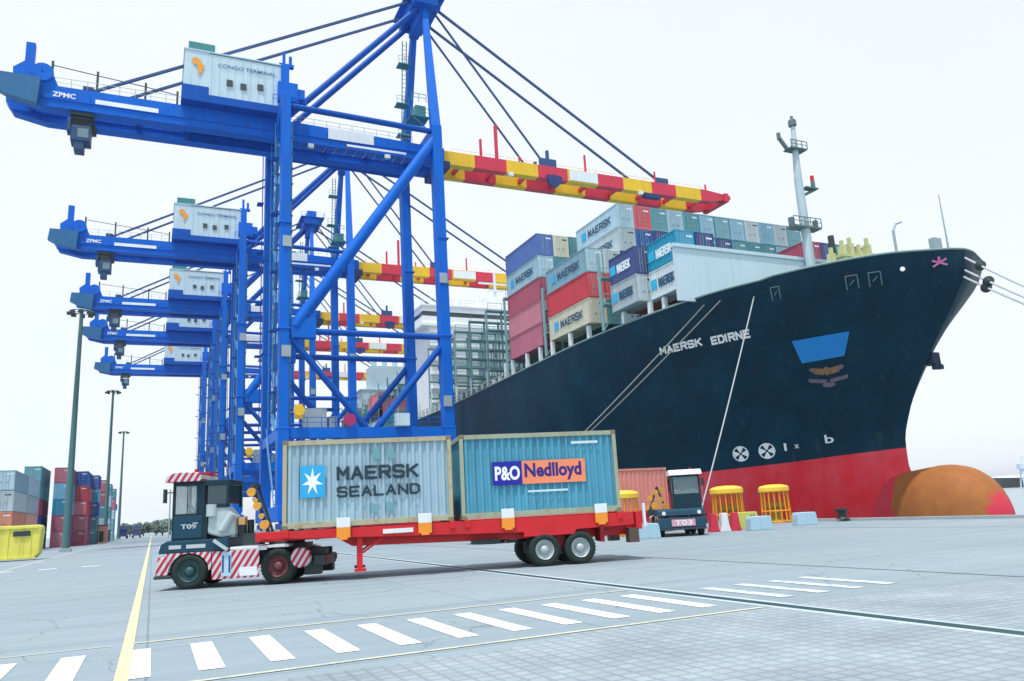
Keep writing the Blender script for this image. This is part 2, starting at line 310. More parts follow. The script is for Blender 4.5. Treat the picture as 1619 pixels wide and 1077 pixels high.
# ------------------------------------------------------------------ ship-to-shore cranes
XL, XS, FW = 12.6, 32.0, 14.4           # landside leg, seaside leg, spacing of the two frames
GY0, GY1 = 4.5, 8.5                     # near faces of the twin girders
GZ0, GZ1 = 48.95, 51.65
def crane(loc):
    t = empty('container_crane', loc, 0, 'x', 'gantry crane', 'blue ship to shore gantry cranes along the quay')
    for X, top in ((XL, 52.6), (XS, 51.6)):
        for Y in (0, FW):
            g = MB(); xt = X-.3 if X == XS else X
            bot = 1.25 if X == XL else 1.45; lw = 1.08 if X == XL else 1.28
            g.beam((X,Y,2.6), (X,Y,12), 1.6, bot, up=(1,0,0)); g.beam((X,Y,12), (xt,Y,top), 1.45, lw, up=(1,0,0))
            for z in (12, 23.3, 36): g.box(X-.74, Y-.84, z-.1, X+.74, Y+.84, z+.1)
            lg = g.build('leg', BLUE, t, bevel=.05)
            lad = MB()
            xx = X-.85
            for s_ in (-.25, .25): lad.tube((xx, Y+s_, 13), (xx, Y+s_, top-1), .04, 5)
            for k in range(38): lad.tube((xx, Y-.25, 13.5+k), (xx, Y+.25, 13.5+k), .03, 4)
            for k in range(5): lad.box(xx-.7, Y-.7, 16+7*k, xx+.1, Y+.7, 16.08+7*k); 
            if X == XL: lad.build('ladder', BLUED, lg)
    for X in (XL, XS):                                # sill beams and bogies
        MB().box(X-.8, -2.6, 2.0, X+.8, FW+2.6, 3.6).build('sill_beam', BLUE, t, bevel=.05)
        MB().box(X-.6, .8, 50.2, X+.6, FW-.8, 51.9).build('cross_beam', BLUE, t)
        MB().box(X-.55, .75, 10.9, X+.55, FW-.75, 12.1).build('portal_beam', BLUE, t)
        for Y in (-1.2, FW+1.2):
            g = MB(); g.box(X-.5, Y-2.4, 1.2, X+.5, Y+2.4, 1.8).box(X-.35, Y-.5, 1.5, X+.35, Y+.5, 2.1)
            bo = g.build('bogie', BLUED, t, bevel=.03)
            for k in (-1.9,-.7,.7,1.9):
                MB().lathe((X-.18, Y+k, .42), (1,0,0), [(0,.05),(0,.42),(.07,.42),(.07,.36),(.29,.36),(.29,.42),(.36,.42),(.36,.05)], 18).build('wheel', DARK, bo)
    for Y in (0, FW):
        MB().box(XL+.65, Y-.55, 10.9, XS-.75, Y+.55, 12.1).build('lower_beam', BLUE, t, bevel=.04)
        MB().tube((XL+.7, Y, 23.2), (XS-.7, Y, 23.2), .38, 12).build('tie_beam', STAY if 0 else BLUED, t, True)
        g = MB(); g.box(XL+.75, Y-.55, 22.3, XL+3.6, Y+.55, 24.6); g.build('gusset', BLUE, t, bevel=.05)
        g = MB(); g.tube((XL+.6, Y, 22.6), (22.0, Y, 12.0), .40, 12); g.build('brace', BLUED, t, True)
        g = MB(); g.tube((XS-.6, Y, 22.0), (23.2, Y, 12.0), .40, 12); g.build('brace', BLUED, t, True)
        MB().tube((XL, Y, 51.3), (XS-.3, Y, 50.9), .38, 12).build('tie_beam', BLUED, t, True)
    MB().tube((XL+1.2, 0, 23.6), (XS-.6, 0, 49.6), .70, 16).build('diagonal_brace', BLUE, t, True)
    # twin girders with tapered rear nose
    for y in (GY0, GY1):
        g = MB(); g.prism([(-17.4, 51.0), (-16.6, 49.7), (-13.2, GZ0), (XS+2.5, GZ0), (XS+2.5, GZ1-.5), (XL+3, GZ1), (-17.4, GZ1)], y, y+1.4)
        g.box(-17, y-.12, GZ0+1.0, XS+2.4, y-.001, GZ0+1.1); g.box(-13.2, y-.16, GZ0+.0, XS+2.4, y-.001, GZ0+.1)
        for k in range(18): g.box(-14+2.7*k, y-.07, GZ0+.1, -13.92+2.7*k, y-.001, GZ1-.55)
        g.build('girder', BLUE, t)
    for k in range(9): x = -15+5.6*k; MB().box(x, GY0+1.4, 49.8, x+.5, GY1, 50.4).build('girder_tie', BLUED, t)
    seg = [(34.5, 0), (39, 1), (43.9, 0), (48.9, 1), (53.8, 0), (59.0, 1), (63.5, 0), (68.7, 1), (73.3, 0), (78.2, 1), (84.2, 1)]
    for y in (GY0, GY1):
        g = MB()
        for (a, ma), (b2, _) in zip(seg[:-1], seg[1:]):
            z0, z1 = GZ0-.05, 50.85
            if b2 < 80: g.box(a, y, z0, b2, y+1.2, z1, ma)
            else: g.prism([(a, z0), (b2-4.2, z0), (b2, z1-1.1), (b2, z1-.5), (a+1, z1), (a, z1)], y, y+1.2, ma)
        g.build('boom', [YEL, RED], t)
    for k in range(9): x = 37+5.2*k; MB().box(x, GY0+1.2, 49.3, x+.45, GY1, 49.9).build('boom_tie', RED, t)
    MB().box(82.8, GY0-.3, 49.2, 83.6, GY1+1.5, 50.6).build('boom_end_beam', RED, t)
    sp = MB().box(54.1, GY0-.14, GZ0+.15, 58.9, GY0-.02, 50.7).build('sign_panel', WHITE, t)
    text('FALL HOOK AREA', 'lettering', (54.5, GY0-.15, 49.6), (1,0,0), (0,0,1), 4.0, .45, mat('navy lettering', (.03,.08,.25)), sp) if 0 else None
    sp = MB().box(18.6, GY0-.16, 50.0, 24.6, GY0-.13, 51.55).build('sign_panel', WHITE, t)
    for k in range(7): pass
    # apex frame
    AX = 32.4
    for Y, ya in ((0, GY0+.4), (FW, GY1+1.0)):
        g = MB(); g.beam((XS-.3, Y, 51.4), (AX, ya, 73.5), 1.25, 1.3, w2=.75, h2=.8); g.build('mast_leg', BLUE, t, bevel=.04)
        g = MB(); g.tube((AX-.4, ya, 73.2), (XL+.6, ya-.2 if Y == 0 else ya+.2, 52.0), .42, 12); g.build('back_strut', BLUED, t, True)
    g = MB(); g.box(AX-1.9, GY0-1.2, 72.6, AX+1.6, GY1+2.6, 74.1); g.box(AX-1.1, GY0-.4, 74.1, AX+1.0, GY1+1.8, 76.2); g.box(AX-2.8, GY0-1.6, 74.15, AX+2.8, GY1+2.9, 74.3)
    g.box(AX-.8, GY0, 71, AX+.6, GY1+1.4, 72.6)
    for y in (GY0+.5, GY1+.8): g.lathe((AX+1.7, y-.2, 73.4), (0,1,0), [(0,.1),(0,.8),(.4,.8),(.4,.1)], 16)
    g.rail([(AX-2.8, GY0-1.6, 74.3), (AX+2.8, GY0-1.6, 74.3), (AX+2.8, GY1+2.9, 74.3)], 1.1)
    g.build('apex_platform', BLUE, t)
    g = MB()                                           # apex access platforms on the far mast leg
    for z, x in ((55.5, AX-1.6), (60, AX-1.9), (66, AX-1.7)):
        g.box(x-1, FW-3.8+(z-52)*-.12, z, x+.8, FW-2.2+(z-52)*-.12, z+.1); g.rail([(x-1, FW-3.8+(z-52)*-.12, z+.1), (x+.8, FW-3.8+(z-52)*-.12, z+.1)], 1.1, 1)
    g.tube((AX-1.9, FW-3, 52), (AX-1.9, 9.5, 70), .08, 5); g.tube((AX-1.3, FW-3, 52), (AX-1.3, 9.5, 70), .08, 5)
    for k in range(28): a = k/28; g.tube((AX-1.9, FW-3+(9.5-FW+3)*a, 52+18*a), (AX-1.3, FW-3+(9.5-FW+3)*a, 52+18*a), .04, 4)
    g.build('access_ladder', TEAL, t)
    g = MB(); g.box(XS-3.4, .6, 53.2, XS-.8, 3.2, 53.3); g.rail([(XS-3.4,.6,53.3),(XS-.8,.6,53.3)], 1.1, .8, .05)
    g.box(XS-2.6, 1.0, 53.3, XS-1.2, 2.6, 55.0); g.tube((XS-3.2,.7,53.2),(XS-.8,.7,51.2),.08,5); g.rail([(XS-3.2,.7,55.4),(XS-1.2,.7,55.4)],1.1,.9,.05); g.build('boom_latch_platform', TEAL, t)
    for y in (GY0+.6, GY1+.6):
        g = MB(); g.beam((-8.8, y, GZ1), (AX-1.2, y, 74.0), .30, .30); g.box(-9.4, y-.3, GZ1, -8.3, y+.3, GZ1+.7); g.build('backstay', STAY, t)
        g = MB(); g.beam((71.0, y, 51.2), (AX+1.6, y, 73.4), .30, .30); g.box(70.0, y-.3, 50.8, 72.2, y+.3, 51.9); g.build('forestay', STAY, t)
        g = MB(); g.beam((50.3, y, 51.4), (AX+1.4, y, 72.8), .24, .24); g.box(49.6, y-.3, 50.8, 52.2, y+.3, 52.2); g.box(50.7, y-.2, 52.2, 51.1, y+.2, 53.6); g.build('forestay', STAY, t)
    # boom posts and beacons
    for x, w_, h_ in ((42.4,.4,56.2),(40.0,.3,53.6),(57.0,.25,53.7),(69.6,.2,52.8),(46,.2,51.9),(79.4,.2,51.9)): MB().box(x, GY0+.2, 50.86, x+w_, GY0+.2+w_, h_).build('boom_post', RED, t)
    # handrails along girder and boom
    MB().rail([(-15.5, GY0+.1, GZ1), (1.0, GY0+.1, GZ1)], 1.1, 1.6, .035).build('handrail', GREY, t); MB().rail([(13.5, GY0+.1, GZ1-.2), (30, GY0+.1, GZ1-.4)], 1.1, 1.6, .035).build('handrail', GREY, t)
    g = MB(); g.rail([(36, GY0+1.1, 50.85), (80, GY0+1.1, 50.85)], 1.0, 3, .03); g.build('handrail', YEL, t)
    # rear end platform with winch and davit
    g = MB(); g.prism([(-17.8, 49.9), (-16.5, 49.2), (-13.6, 48.6), (-13.4, 51.8), (-17.6, 51.8)], GY0-1.2, GY0-.2); g.build('end_platform', mat('end platform teal blue', (.01, .13, .30), .5, streak=.3), t)
    g = MB(); g.prism([(-16.2, GZ1), (-16.3, 53.2), (-15.2, 54.2), (-12.6, 53.4), (-11.8, GZ1)], GY0, GY0+3); g.box(-15.3, GY0+.4, 54, -14.4, GY0+1.2, 56.8); g.beam((-15.2,GY0+.8,56.6),(-13.8,GY0+.8,57.6),.4,.4) if 0 else None
    g.lathe((-13.4, GY0-.3, 53.0), (0,1,0), [(0,.1),(0,1.1),(.5,1.1),(.5,.1)], 16); g.build('winch_frame', BLUE, t)
    g = MB()
    pr = None
    for k, x in enumerate((-12.6, -8.0, -2.9, 0.6)):
        g.box(x-.12, GY0+.6, GZ1, x+.12, GY0+.84, GZ1+3.4-.45*k)
        q = (x, GY0+.7, GZ1+2.9-.45*k)
        if pr: g.tube(pr, q, .06, 5)
        pr = q
    g.build('cable_guide', DARK, t)
    # machine house
    g = MB(); g.box(1.0, GY0-1.6, GZ1+.001, 4.0, GY1+3, 53.7); g.box(4.0, GY0-1.6, GZ1+.001, 13.6, GY1+3, 52.7); g.build('house_deck', BLUED, t, bevel=.05)
    g = MB(); g.box(1.2, GY0-1.5, 53.7, 4.0, GY1+2.6, 58.4); g.box(4.0, GY0-1.5, 52.72, 12.4, GY1+2.6, 58.2)
    for k in range(9): g.box(4.2+.9*k, GY0-1.56, 52.9, 4.26+.9*k, GY0-1.5, 58.1)
    g.box(1.1, GY0-1.6, 58.35, 12.5, GY1+2.7, 58.5)
    h = g.build('machine_house', HOUSE, t)
    MB().box(1.6, GY0-1.2, 58.5, 4.6, GY0+1.5, 59.7).build('roof_vent', TEAL, h)
    nav = mat('navy lettering', (.03, .09, .28), .6)
    text('CONGO TERMINAL', 'lettering', (5.0, GY0-1.62, 56.6), (1,0,0), (0,0,1), 6.8, .5, nav, h)
    g = MB(); g.box(5.2, GY0-1.62, 54.6, 6.2, GY0-1.565, 56.2)
    h2 = MB()
    for x, z in ((6.0, 54.3), (7.6, 54.1), (9.6, 54.4)): h2.box(x, GY0-1.64, z, x+.7, GY0-1.5, z+.8)
    h2.build('window', GLASSD, h)
    af = [(.0,.95),(.35,1.0),(.62,.86),(.8,.62),(1.0,.58),(.85,.38),(.78,.2),(.6,-.02),(.48,.0),(.42,.25),(.4,.5),(.2,.55),(.0,.62),(-.08,.78)]
    MB().add([(2.1+a*1.4, GY0-1.62, 55.2+z*2.2) for a, z in af], [tuple(range(len(af)))]).build('emblem', mat('orange emblem', (.80,.33,.05)), h)
    g = MB(); g.box(12.0, GY0-2.2, 53.2, 14.4, GY0-.5, 55.8); g.box(12.4, GY0-1.8, 55.8, 13.4, GY0-.8, 58.4); g.box(14.4, GY0-2, 53.8, 15.3, GY0-.8, 55.2)
    g.box(12.2, GY0-1.5, 58.4, 14.0, GY0-.9, 58.8); g.tube((12.8,GY0-1.2,58.8),(12.8,GY0-1.2,60.6),.2,8); g.tube((13.6,GY0-1.2,58.8),(13.6,GY0-1.2,60.0),.2,8)
    g.rail([(11.4,GY0-2.3,52.7),(15.4,GY0-2.3,52.7)],1.1,1,.05); g.build('hoist_platform', BLUE, t)
    # white writing and band on the girder side
    wp = mat('white lettering', (.80, .86, .90), .5)
    text('ZPMC', 'lettering', (-12.3, GY0-.13, 50.25), (1,0,0), (0,0,1), 2.3, .62, wp, t, bold=.03)
    MB().box(-8.0, GY0-.14, 50.05, -1.4, GY0-.121, 50.6).build('marking_band', wp, t)
    MB().box(21.0, GY0-.14, 49.3, 29.0, GY0-.121, 49.6).build('marking_band', wp, t)
    # trolley, ropes and operator's cab parked at the back reach
    g = MB(); g.box(-10.5, GY0+.1, 48.5, -8.1, GY1+1.3, 48.9); g.box(-10.2, GY0+.4, 48.2, -8.4, GY1+.8, 48.5); g.build('trolley', DARK, t)
    g = MB(); g.box(-10.3, GY0+.1, 45.4, -8.3, GY0+2.2, 47.2); g.beam((-10.0, GY0+1, 47.2), (-10.4, GY0+1, 48.4), .25, .25); g.beam((-8.7, GY0+1, 47.2), (-8.4, GY0+1, 48.4), .25, .25)
    g.box(-10.7, GY0+.0, 46.4, -10.3, GY0+1.4, 48.0); g.box(-9.9, GY0+.2, 44.3, -8.9, GY0+1.8, 45.4)
    cb = g.build('operator_cab', mat('cab navy paint', (.01, .06, .16), .5), t, bevel=.05)
    MB().box(-9.6, GY0+.06, 45.8, -8.5, GY0+.098, 46.9).build('window', GLASS, cb)
    # boom hinge + machinery under boom near the seaside leg
    HD = mat('hinge dark blue', (.02,.04,.16))
    MB().box(XS+1.4, GY0-.25, 48.2, XS+3.2, GY1+1.6, 49.2).build('boom_hinge', HD, t)
    g = MB(); g.lathe((51.2, GY0-.6, 48.4), (0,1,0), [(0,.1),(0,1.0),(.5,1.0),(.5,.1)], 16); g.box(50.2, GY0-.4, 48.2, 52.6, GY0-.02, 49.3); g.build('rope_pulley', HD, t)
    MB().box(67.4,GY0-.1,48.2,70.2,GY0+.9,48.85).build('boom_rest', HD, t)
    # lower platform equipment
    g = MB(); g.lathe((19.9, -.95, 12.9), (0,1,0), [(0,.05),(0,.7),(.12,.7),(.12,.3),(.3,.3),(.3,.7),(.34,.7),(.34,.05)], 20); g.build('cable_reel', mat('reel magenta red', (.40,.02,.14)), t)
    g = MB(); g.box(13.8, -1.1, 13.0, 14.6, -.6, 14.6); g.lathe((14.2,-1.3,13.9),(0,1,0),[(0,.05),(0,.62),(.2,.62),(.2,.05)],14); g.build('warning_horn', YEL, t)
    g = MB(); g.rail([(XL+1,-.62,12.1),(XS-1,-.62,12.1)],1.1,1.6,.04); g.build('handrail', BLUED, t)
    g = MB(); g.box(25.2,-1.4,12.15,26.8,-.3,13.6); g.build('electrical_house', HOUSE, t)
    # zigzag stairs between the landside legs
    ST = mat('stair pale blue grey', (.07, .24, .42), .6)
    g = MB()
    for k in range(15):
        z = 12.2+2.5*k; ya, yb = (3.2, 5.6) if k % 2 == 0 else (5.6, 3.2)
        g.beam((XL-.3, ya, z), (XL-.3, yb, z+2.5), .6, .08); g.tube((XL-.6, ya, z+1), (XL-.6, yb, z+3.5), .03, 4); g.box(XL-.8, yb-.4, z+2.46, XL+.6, yb+.4, z+2.52)
    for x in (XL-.8, XL+.6):
        for y in (2.7, 6.1): g.tube((x,y,12.1),(x,y,50.1),.05,5)
    g.build('stair_tower', ST, t)
    g = MB(); g.box(XL+.60, -.3, 4, XL+.72, .3, 49); g.box(XL+.72, -.15, 4, XL+.84, .05, 49)
    for k in range(22): g.box(XL+.60, -.45, 5+2*k, XL+.9, .45, 5.08+2*k)
    g.build('cable_tray', ST, t)
    for k in range(13): x = 14.5+1.3*k; q = [(x+1.3*j/6, GY0-.35, 48.9-1.1*sin(pi*j/6)) for j in range(7)]; MB().path(q, .05, 5).build('festoon_cable', DARK, t)
    for x, y, z in ((XL+.2, -.9, 20), (XS-.2, -.9, 30), (XS-.2, -.9, 14.5), (XL+.2, -.9, 33)):
        MB().box(x-.5, y, z, x+.5, y+.2, z+1.3).build('junction_box', GREY, t)
    for x in (16.0, 26.0, 30.5, 44.0, 66.0): MB().box(x, GY0-.5, 48.3, x+.7, GY0-.05, 48.8).build('floodlight', WHITE, t)
    g = MB(); g.box(15.2, .7, 12.2, 17.6, 2.8, 14.4); g.box(17.9, .8, 12.2, 18.8, 2.2, 13.5); g.build('transformer', GREY, t)
    g = MB()
    for k in range(8): z = 3.8+1.0*k; yy = .8+.9*k; g.box(XL-.75, yy, z, XL+.2, yy+.9, z+.07)
    g.tube((XL-.75,.8,4.9),(XL-.75,8,12.9),.04,5); g.beam((XL-.72,.8,3.7),(XL-.72,8,11.7),.08,.25); g.build('ground_stair', ST, t)
    return t
CR = [88.2, 138.0, 176.9, 207.4, 252.7]
clab = ['nearest tall blue gantry crane, its big leg frame standing right behind the trailer containers',
        'second nearest blue gantry crane, its rear girder just below that of the nearest one',
        'middle blue gantry crane of the five, third from the camera along the quay',
        'fourth blue gantry crane, between the middle crane and the farthest one',
        'farthest and smallest looking blue gantry crane, its girder lowest in the row']
c0 = crane((0, CR[0], 0)); c0['label'] = clab[0]
for Y, lb in zip(CR[1:], clab[1:]):
    c = copy_tree(c0); c.location = (0, Y, 0); c['label'] = lb

# ------------------------------------------------------------------ container ship
CX, B = 59.4, 17.1
def interp(tab, x):
    if x <= tab[0][0]: return tab[0][1]
    for i in range(len(tab)-1):
        (a, p), (b_, q) = tab[i], tab[i+1]
        if x <= b_:
            h = b_-a
            def sl_(j):
                if j <= 0 or j >= len(tab)-1:
                    k = min(max(j,0), len(tab)-2); k = 0 if j <= 0 else len(tab)-2
                    return (tab[k+1][1]-tab[k][1])/(tab[k+1][0]-tab[k][0])
                d0 = (tab[j][1]-tab[j-1][1])/(tab[j][0]-tab[j-1][0]); d1 = (tab[j+1][1]-tab[j][1])/(tab[j+1][0]-tab[j][0])
                return 0 if d0*d1 <= 0 else 2*d0*d1/(d0+d1)
            m0, m1 = sl_(i)*h, sl_(i+1)*h; t = (x-a)/h
            return (2*t**3-3*t**2+1)*p+(t**3-2*t**2+t)*m0+(-2*t**3+3*t**2)*q+(t**3-t**2)*m1
    return tab[-1][1]
BT = {20.6: [(0,0),(.2,1.1),(.8,2.6),(2.4,5.8),(4.6,8.2),(8.7,11.0),(16.0,14.2),(26.0,15.8),(38,16.8),(60,17.1)],
      13.0: [(0,0),(.5,.9),(3,3.1),(8,6.8),(14,10.2),(22,13.4),(32,15.5),(45,16.8),(60,17.1)],
      5.0: [(0,0),(1,.8),(5,3.1),(10,5.9),(16,8.9),(23,11.8),(32,14.4),(43,16.3),(60,17.1)],
      -4.0: [(0,0),(1,.6),(5,2.2),(10,4.2),(18,7.6),(28,11.3),(40,14.6),(55,16.7),(70,17.1)]}
STEM = [(-6, 48.6), (3.2, 47.4), (3.8, 47.55), (5.7, 47.5), (8.35, 46.6), (12.7, 43.9), (14.9, 42.2), (17.5, 40.2), (19.1, 39.3), (20.7, 39.1)]
BZ = sorted(BT)
def halfb(d, z):
    return min(B, max(0, interp([(k, interp(BT[k], d)) for k in BZ], z)))
def zdeck(Y): return interp([(37, 20.65), (45, 20.45), (75, 19.95), (92, 19.4), (110, 18.9), (125, 18.6), (400, 18.6)], Y)
def zred(Y): return interp([(47, 5.35), (52, 5.1), (58, 4.75), (68, 4.5), (90, 4.2), (130, 4.0), (400, 3.6)], Y)
LEN = 262
def hull_pt(s, v):
    # s: station parameter 0..1 with clustering at the bow, v 0..2
    d = LEN*(s**2.6)
    Y = 48+d
    z = (-6+(zred(Y)+6)*v) if v <= 1 else zred(Y)+(zdeck(Y-8 if d < 10 else Y)-zred(Y))*(v-1)
    Ys = interp(STEM, z); Y2 = Ys+d*(1-(Ys-48)/LEN)
    b = halfb(Y2-Ys, z)
    tail = (Y2-(48+LEN-30))/30
    if tail > 0 and z < 12: b *= 1-.45*min(1, tail)**2*(12-z)/18
    return b, Y2, z
NS, NV = 90, 44
hv, hf, hm = [], [], []
for side in (-1, 1):
    o = len(hv)
    for i in range(NS+1):
        for j in range(NV+1):
            b_, Y, z = hull_pt(i/NS, 2*j/NV); hv.append((CX+side*b_, Y, z))
    for i in range(NS):
        for j in range(NV):
            a = o+i*(NV+1)+j; hf.append((a, a+NV+1, a+NV+2, a+1)); hm.append(1 if j < NV//2 else 0)
o = 0; N1 = (NS+1)*(NV+1)
for i in range(NS):                                     # deck
    a = i*(NV+1)+NV; hf.append((a, a+NV+1, N1+a+NV+1, N1+a)); hm.append(2)
for j in range(NV): a = NS*(NV+1)+j; hf.append((a, a+1, N1+a+1, N1+a)); hm.append(0)
def hullmat(name, col, col2, rough, rust=(.05,.075,.09)):
    mt = bpy.data.materials.new(name); mt.use_nodes = True; n = mt.node_tree.nodes; l = mt.node_tree.links; b = n['Principled BSDF']
    b.inputs['Roughness'].default_value = rough; b.inputs['Specular IOR Level'].default_value = .15
    tc = n.new('ShaderNodeTexCoord'); mp = n.new('ShaderNodeMapping'); mp.inputs['Scale'].default_value = (.5, .12, .05); l.new(tc.outputs['Object'], mp.inputs[0])
    nz = n.new('ShaderNodeTexNoise'); nz.inputs['Scale'].default_value = 2; nz.inputs['Detail'].default_value = 9; l.new(mp.outputs[0], nz.inputs['Vector'])
    n2 = n.new('ShaderNodeTexNoise'); n2.inputs['Scale'].default_value = .35; n2.inputs['Detail'].default_value = 9; l.new(tc.outputs['Object'], n2.inputs['Vector'])
    ad = n.new('ShaderNodeMath'); ad.operation = 'MULTIPLY'; l.new(nz.outputs[0], ad.inputs[0]); l.new(n2.outputs[0], ad.inputs[1])
    rp = n.new('ShaderNodeMapRange'); rp.inputs['From Min'].default_value = .16; rp.inputs['From Max'].default_value = .4; l.new(ad.outputs[0], rp.inputs[0])
    mx = n.new('ShaderNodeMix'); mx.data_type = 'RGBA'; mx.inputs[6].default_value = col+(1,); mx.inputs[7].default_value = col2+(1,); l.new(rp.outputs[0], mx.inputs[0])
    # welded plate seams and rust runs
    sp = n.new('ShaderNodeSeparateXYZ'); l.new(tc.outputs['Object'], sp.inputs[0]); cb = n.new('ShaderNodeCombineXYZ'); l.new(sp.outputs['Y'], cb.inputs['X']); l.new(sp.outputs['Z'], cb.inputs['Y'])
    bk = n.new('ShaderNodeTexBrick'); bk.inputs['Scale'].default_value = 1; bk.inputs['Brick Width'].default_value = 7.5; bk.inputs['Row Height'].default_value = 2.3; bk.inputs['Mortar Size'].default_value = .03; bk.inputs['Mortar Smooth'].default_value = .5
    bk.inputs['Color1'].default_value = (1,1,1,1); bk.inputs['Color2'].default_value = (.86,.88,.9,1); bk.inputs['Mortar'].default_value = (.62,.66,.7,1); l.new(cb.outputs[0], bk.inputs['Vector'])
    m5 = n.new('ShaderNodeMix'); m5.data_type = 'RGBA'; m5.blend_type = 'MULTIPLY'; m5.inputs[0].default_value = .55; l.new(mx.outputs[2], m5.inputs[6]); l.new(bk.outputs[0], m5.inputs[7])
    m6 = n.new('ShaderNodeMapping'); m6.inputs['Scale'].default_value = (1.3, 1.3, .07); l.new(tc.outputs['Object'], m6.inputs[0]); n6 = n.new('ShaderNodeTexNoise'); n6.inputs['Scale'].default_value = 1.7; n6.inputs['Detail'].default_value = 9; l.new(m6.outputs[0], n6.inputs['Vector'])
    r6 = n.new('ShaderNodeValToRGB'); r6.color_ramp.elements[0].position = .60; r6.color_ramp.elements[1].position = .80; l.new(n6.outputs[0], r6.inputs[0]); k6 = n.new('ShaderNodeMath'); k6.operation = 'MULTIPLY'; k6.inputs[1].default_value = .55; l.new(r6.outputs[0], k6.inputs[0])
    m7 = n.new('ShaderNodeMix'); m7.data_type = 'RGBA'; l.new(k6.outputs[0], m7.inputs[0]); l.new(m5.outputs[2], m7.inputs[6]); m7.inputs[7].default_value = rust+(1,); l.new(m7.outputs[2], b.inputs['Base Color'])
    # shell plating: faint unevenness of the welded plates
    bb = n.new('ShaderNodeBump'); bb.inputs['Strength'].default_value = .25; bb.inputs['Distance'].default_value = .15
    n4 = n.new('ShaderNodeTexNoise'); n4.inputs['Scale'].default_value = .45; n4.inputs['Detail'].default_value = 2; l.new(tc.outputs['Object'], n4.inputs['Vector'])
    l.new(n4.outputs[0], bb.inputs['Height']); l.new(bb.outputs[0], b.inputs['Normal'])
    return mt
HTOP = hullmat('hull topside paint', (.000, .026, .052), (.000, .040, .074), .46)
HRED = hullmat('hull boot red paint', (.78, .026, .04), (.80, .09, .12), .55, (.42,.10,.11))
DECK = mat('ship deck paint', (.10, .22, .22), .7)
ship = empty('container_ship', (0,0,0), 0, 'huge dark teal hulled container ship with red bottom moored along the quay', 'container ship')
me = bpy.data.meshes.new('hull'); me.from_pydata(hv, [], hf)
for q in (HTOP, HRED, DECK): me.materials.append(q)
me.polygons.foreach_set('material_index', hm)
bm = bmesh.new(); bm.from_mesh(me); bmesh.ops.remove_doubles(bm, verts=bm.verts, dist=.004); bmesh.ops.recalc_face_normals(bm, faces=bm.faces)
for fc in bm.faces: fc.smooth = True
bvh = BVHTree.FromBMesh(bm); bm.to_mesh(me); bm.free()
try: me.set_sharp_from_angle(angle=R(50))
except Exception: pass
hull = bpy.data.objects.new('hull', me); C.objects.link(hull); hull.parent = ship
# bulbous bow
g = MB(); NB, NR = 30, 28
for i in range(NB+1):
    t_ = i/NB; Yb = 39.5+15*t_**1.7
    q = (Yb-39.5)/15; rr = (1-(1-min(1, q/.30))**2.2)**.5 if q < .30 else 1
    zc = -1.3; top = zc+(4.85-1.0*max(0, (q-.34)/.66))*rr; bot = zc-4.6*rr
    hw = 3.2*rr*(1-.75*max(0, (q-.38)/.62)**.8)
    for k in range(NR):
        a = 2*pi*k/NR; ca, sa = cos(a), sin(a); e = .86
        g.v.append((CX+hw*math.copysign(abs(ca)**e, ca), Yb, (top+bot)/2+(top-bot)/2*math.copysign(abs(sa)**e, sa)))
for i in range(NB):
    for k in range(NR): g.f.append((i*NR+k, i*NR+(k+1)%NR, (i+1)*NR+(k+1)%NR, (i+1)*NR+k)); g.mi.append(0)
bmat = bpy.data.materials.new('bulb paint with ochre fouling'); bmat.use_nodes = True; n = bmat.node_tree.nodes; l = bmat.node_tree.links; b = n['Principled BSDF']; b.inputs['Roughness'].default_value = .65; b.inputs['Specular IOR Level'].default_value = .2
tc = n.new('ShaderNodeTexCoord'); sx = n.new('ShaderNodeSeparateXYZ'); l.new(tc.outputs['Object'], sx.inputs[0])
nz = n.new('ShaderNodeTexNoise'); nz.inputs['Scale'].default_value = 1.1; nz.inputs['Detail'].default_value = 12; nz.inputs['Roughness'].default_value = .68; l.new(tc.outputs['Object'], nz.inputs['Vector'])
ad = n.new('ShaderNodeMath'); ad.operation = 'MULTIPLY_ADD'; l.new(nz.outputs[0], ad.inputs[0]); ad.inputs[1].default_value = 1.6; l.new(sx.outputs['Y'], ad.inputs[2])
rp = n.new('ShaderNodeMapRange'); rp.inputs['From Min'].default_value = 40.75; rp.inputs['From Max'].default_value = 41.0; l.new(ad.outputs[0], rp.inputs[0])
ad2 = n.new('ShaderNodeMath'); ad2.operation = 'MULTIPLY_ADD'; l.new(nz.outputs[0], ad2.inputs[0]); ad2.inputs[1].default_value = -2.0; l.new(sx.outputs['Y'], ad2.inputs[2])
rq = n.new('ShaderNodeMapRange'); rq.inputs['From Min'].default_value = 46.9; rq.inputs['From Max'].default_value = 47.2; rq.inputs['To Min'].default_value = 1; rq.inputs['To Max'].default_value = 0; l.new(ad2.outputs[0], rq.inputs[0])
ml = n.new('ShaderNodeMath'); ml.operation = 'MULTIPLY'; l.new(rp.outputs[0], ml.inputs[0]); l.new(rq.outputs[0], ml.inputs[1])
oc = n.new('ShaderNodeMix'); oc.data_type = 'RGBA'; oc.inputs[6].default_value = (.22, .08, .04, 1); oc.inputs[7].default_value = (.45, .17, .035, 1); l.new(nz.outputs[0], oc.inputs[0])
mx = n.new('ShaderNodeMix'); mx.data_type = 'RGBA'; mx.inputs[6].default_value = (.58, .045, .075, 1); l.new(ml.outputs[0], mx.inputs[0]); l.new(oc.outputs[2], mx.inputs[7]); l.new(mx.outputs[2], b.inputs['Base Color'])
g.build('bulbous_bow', bmat, ship, True)
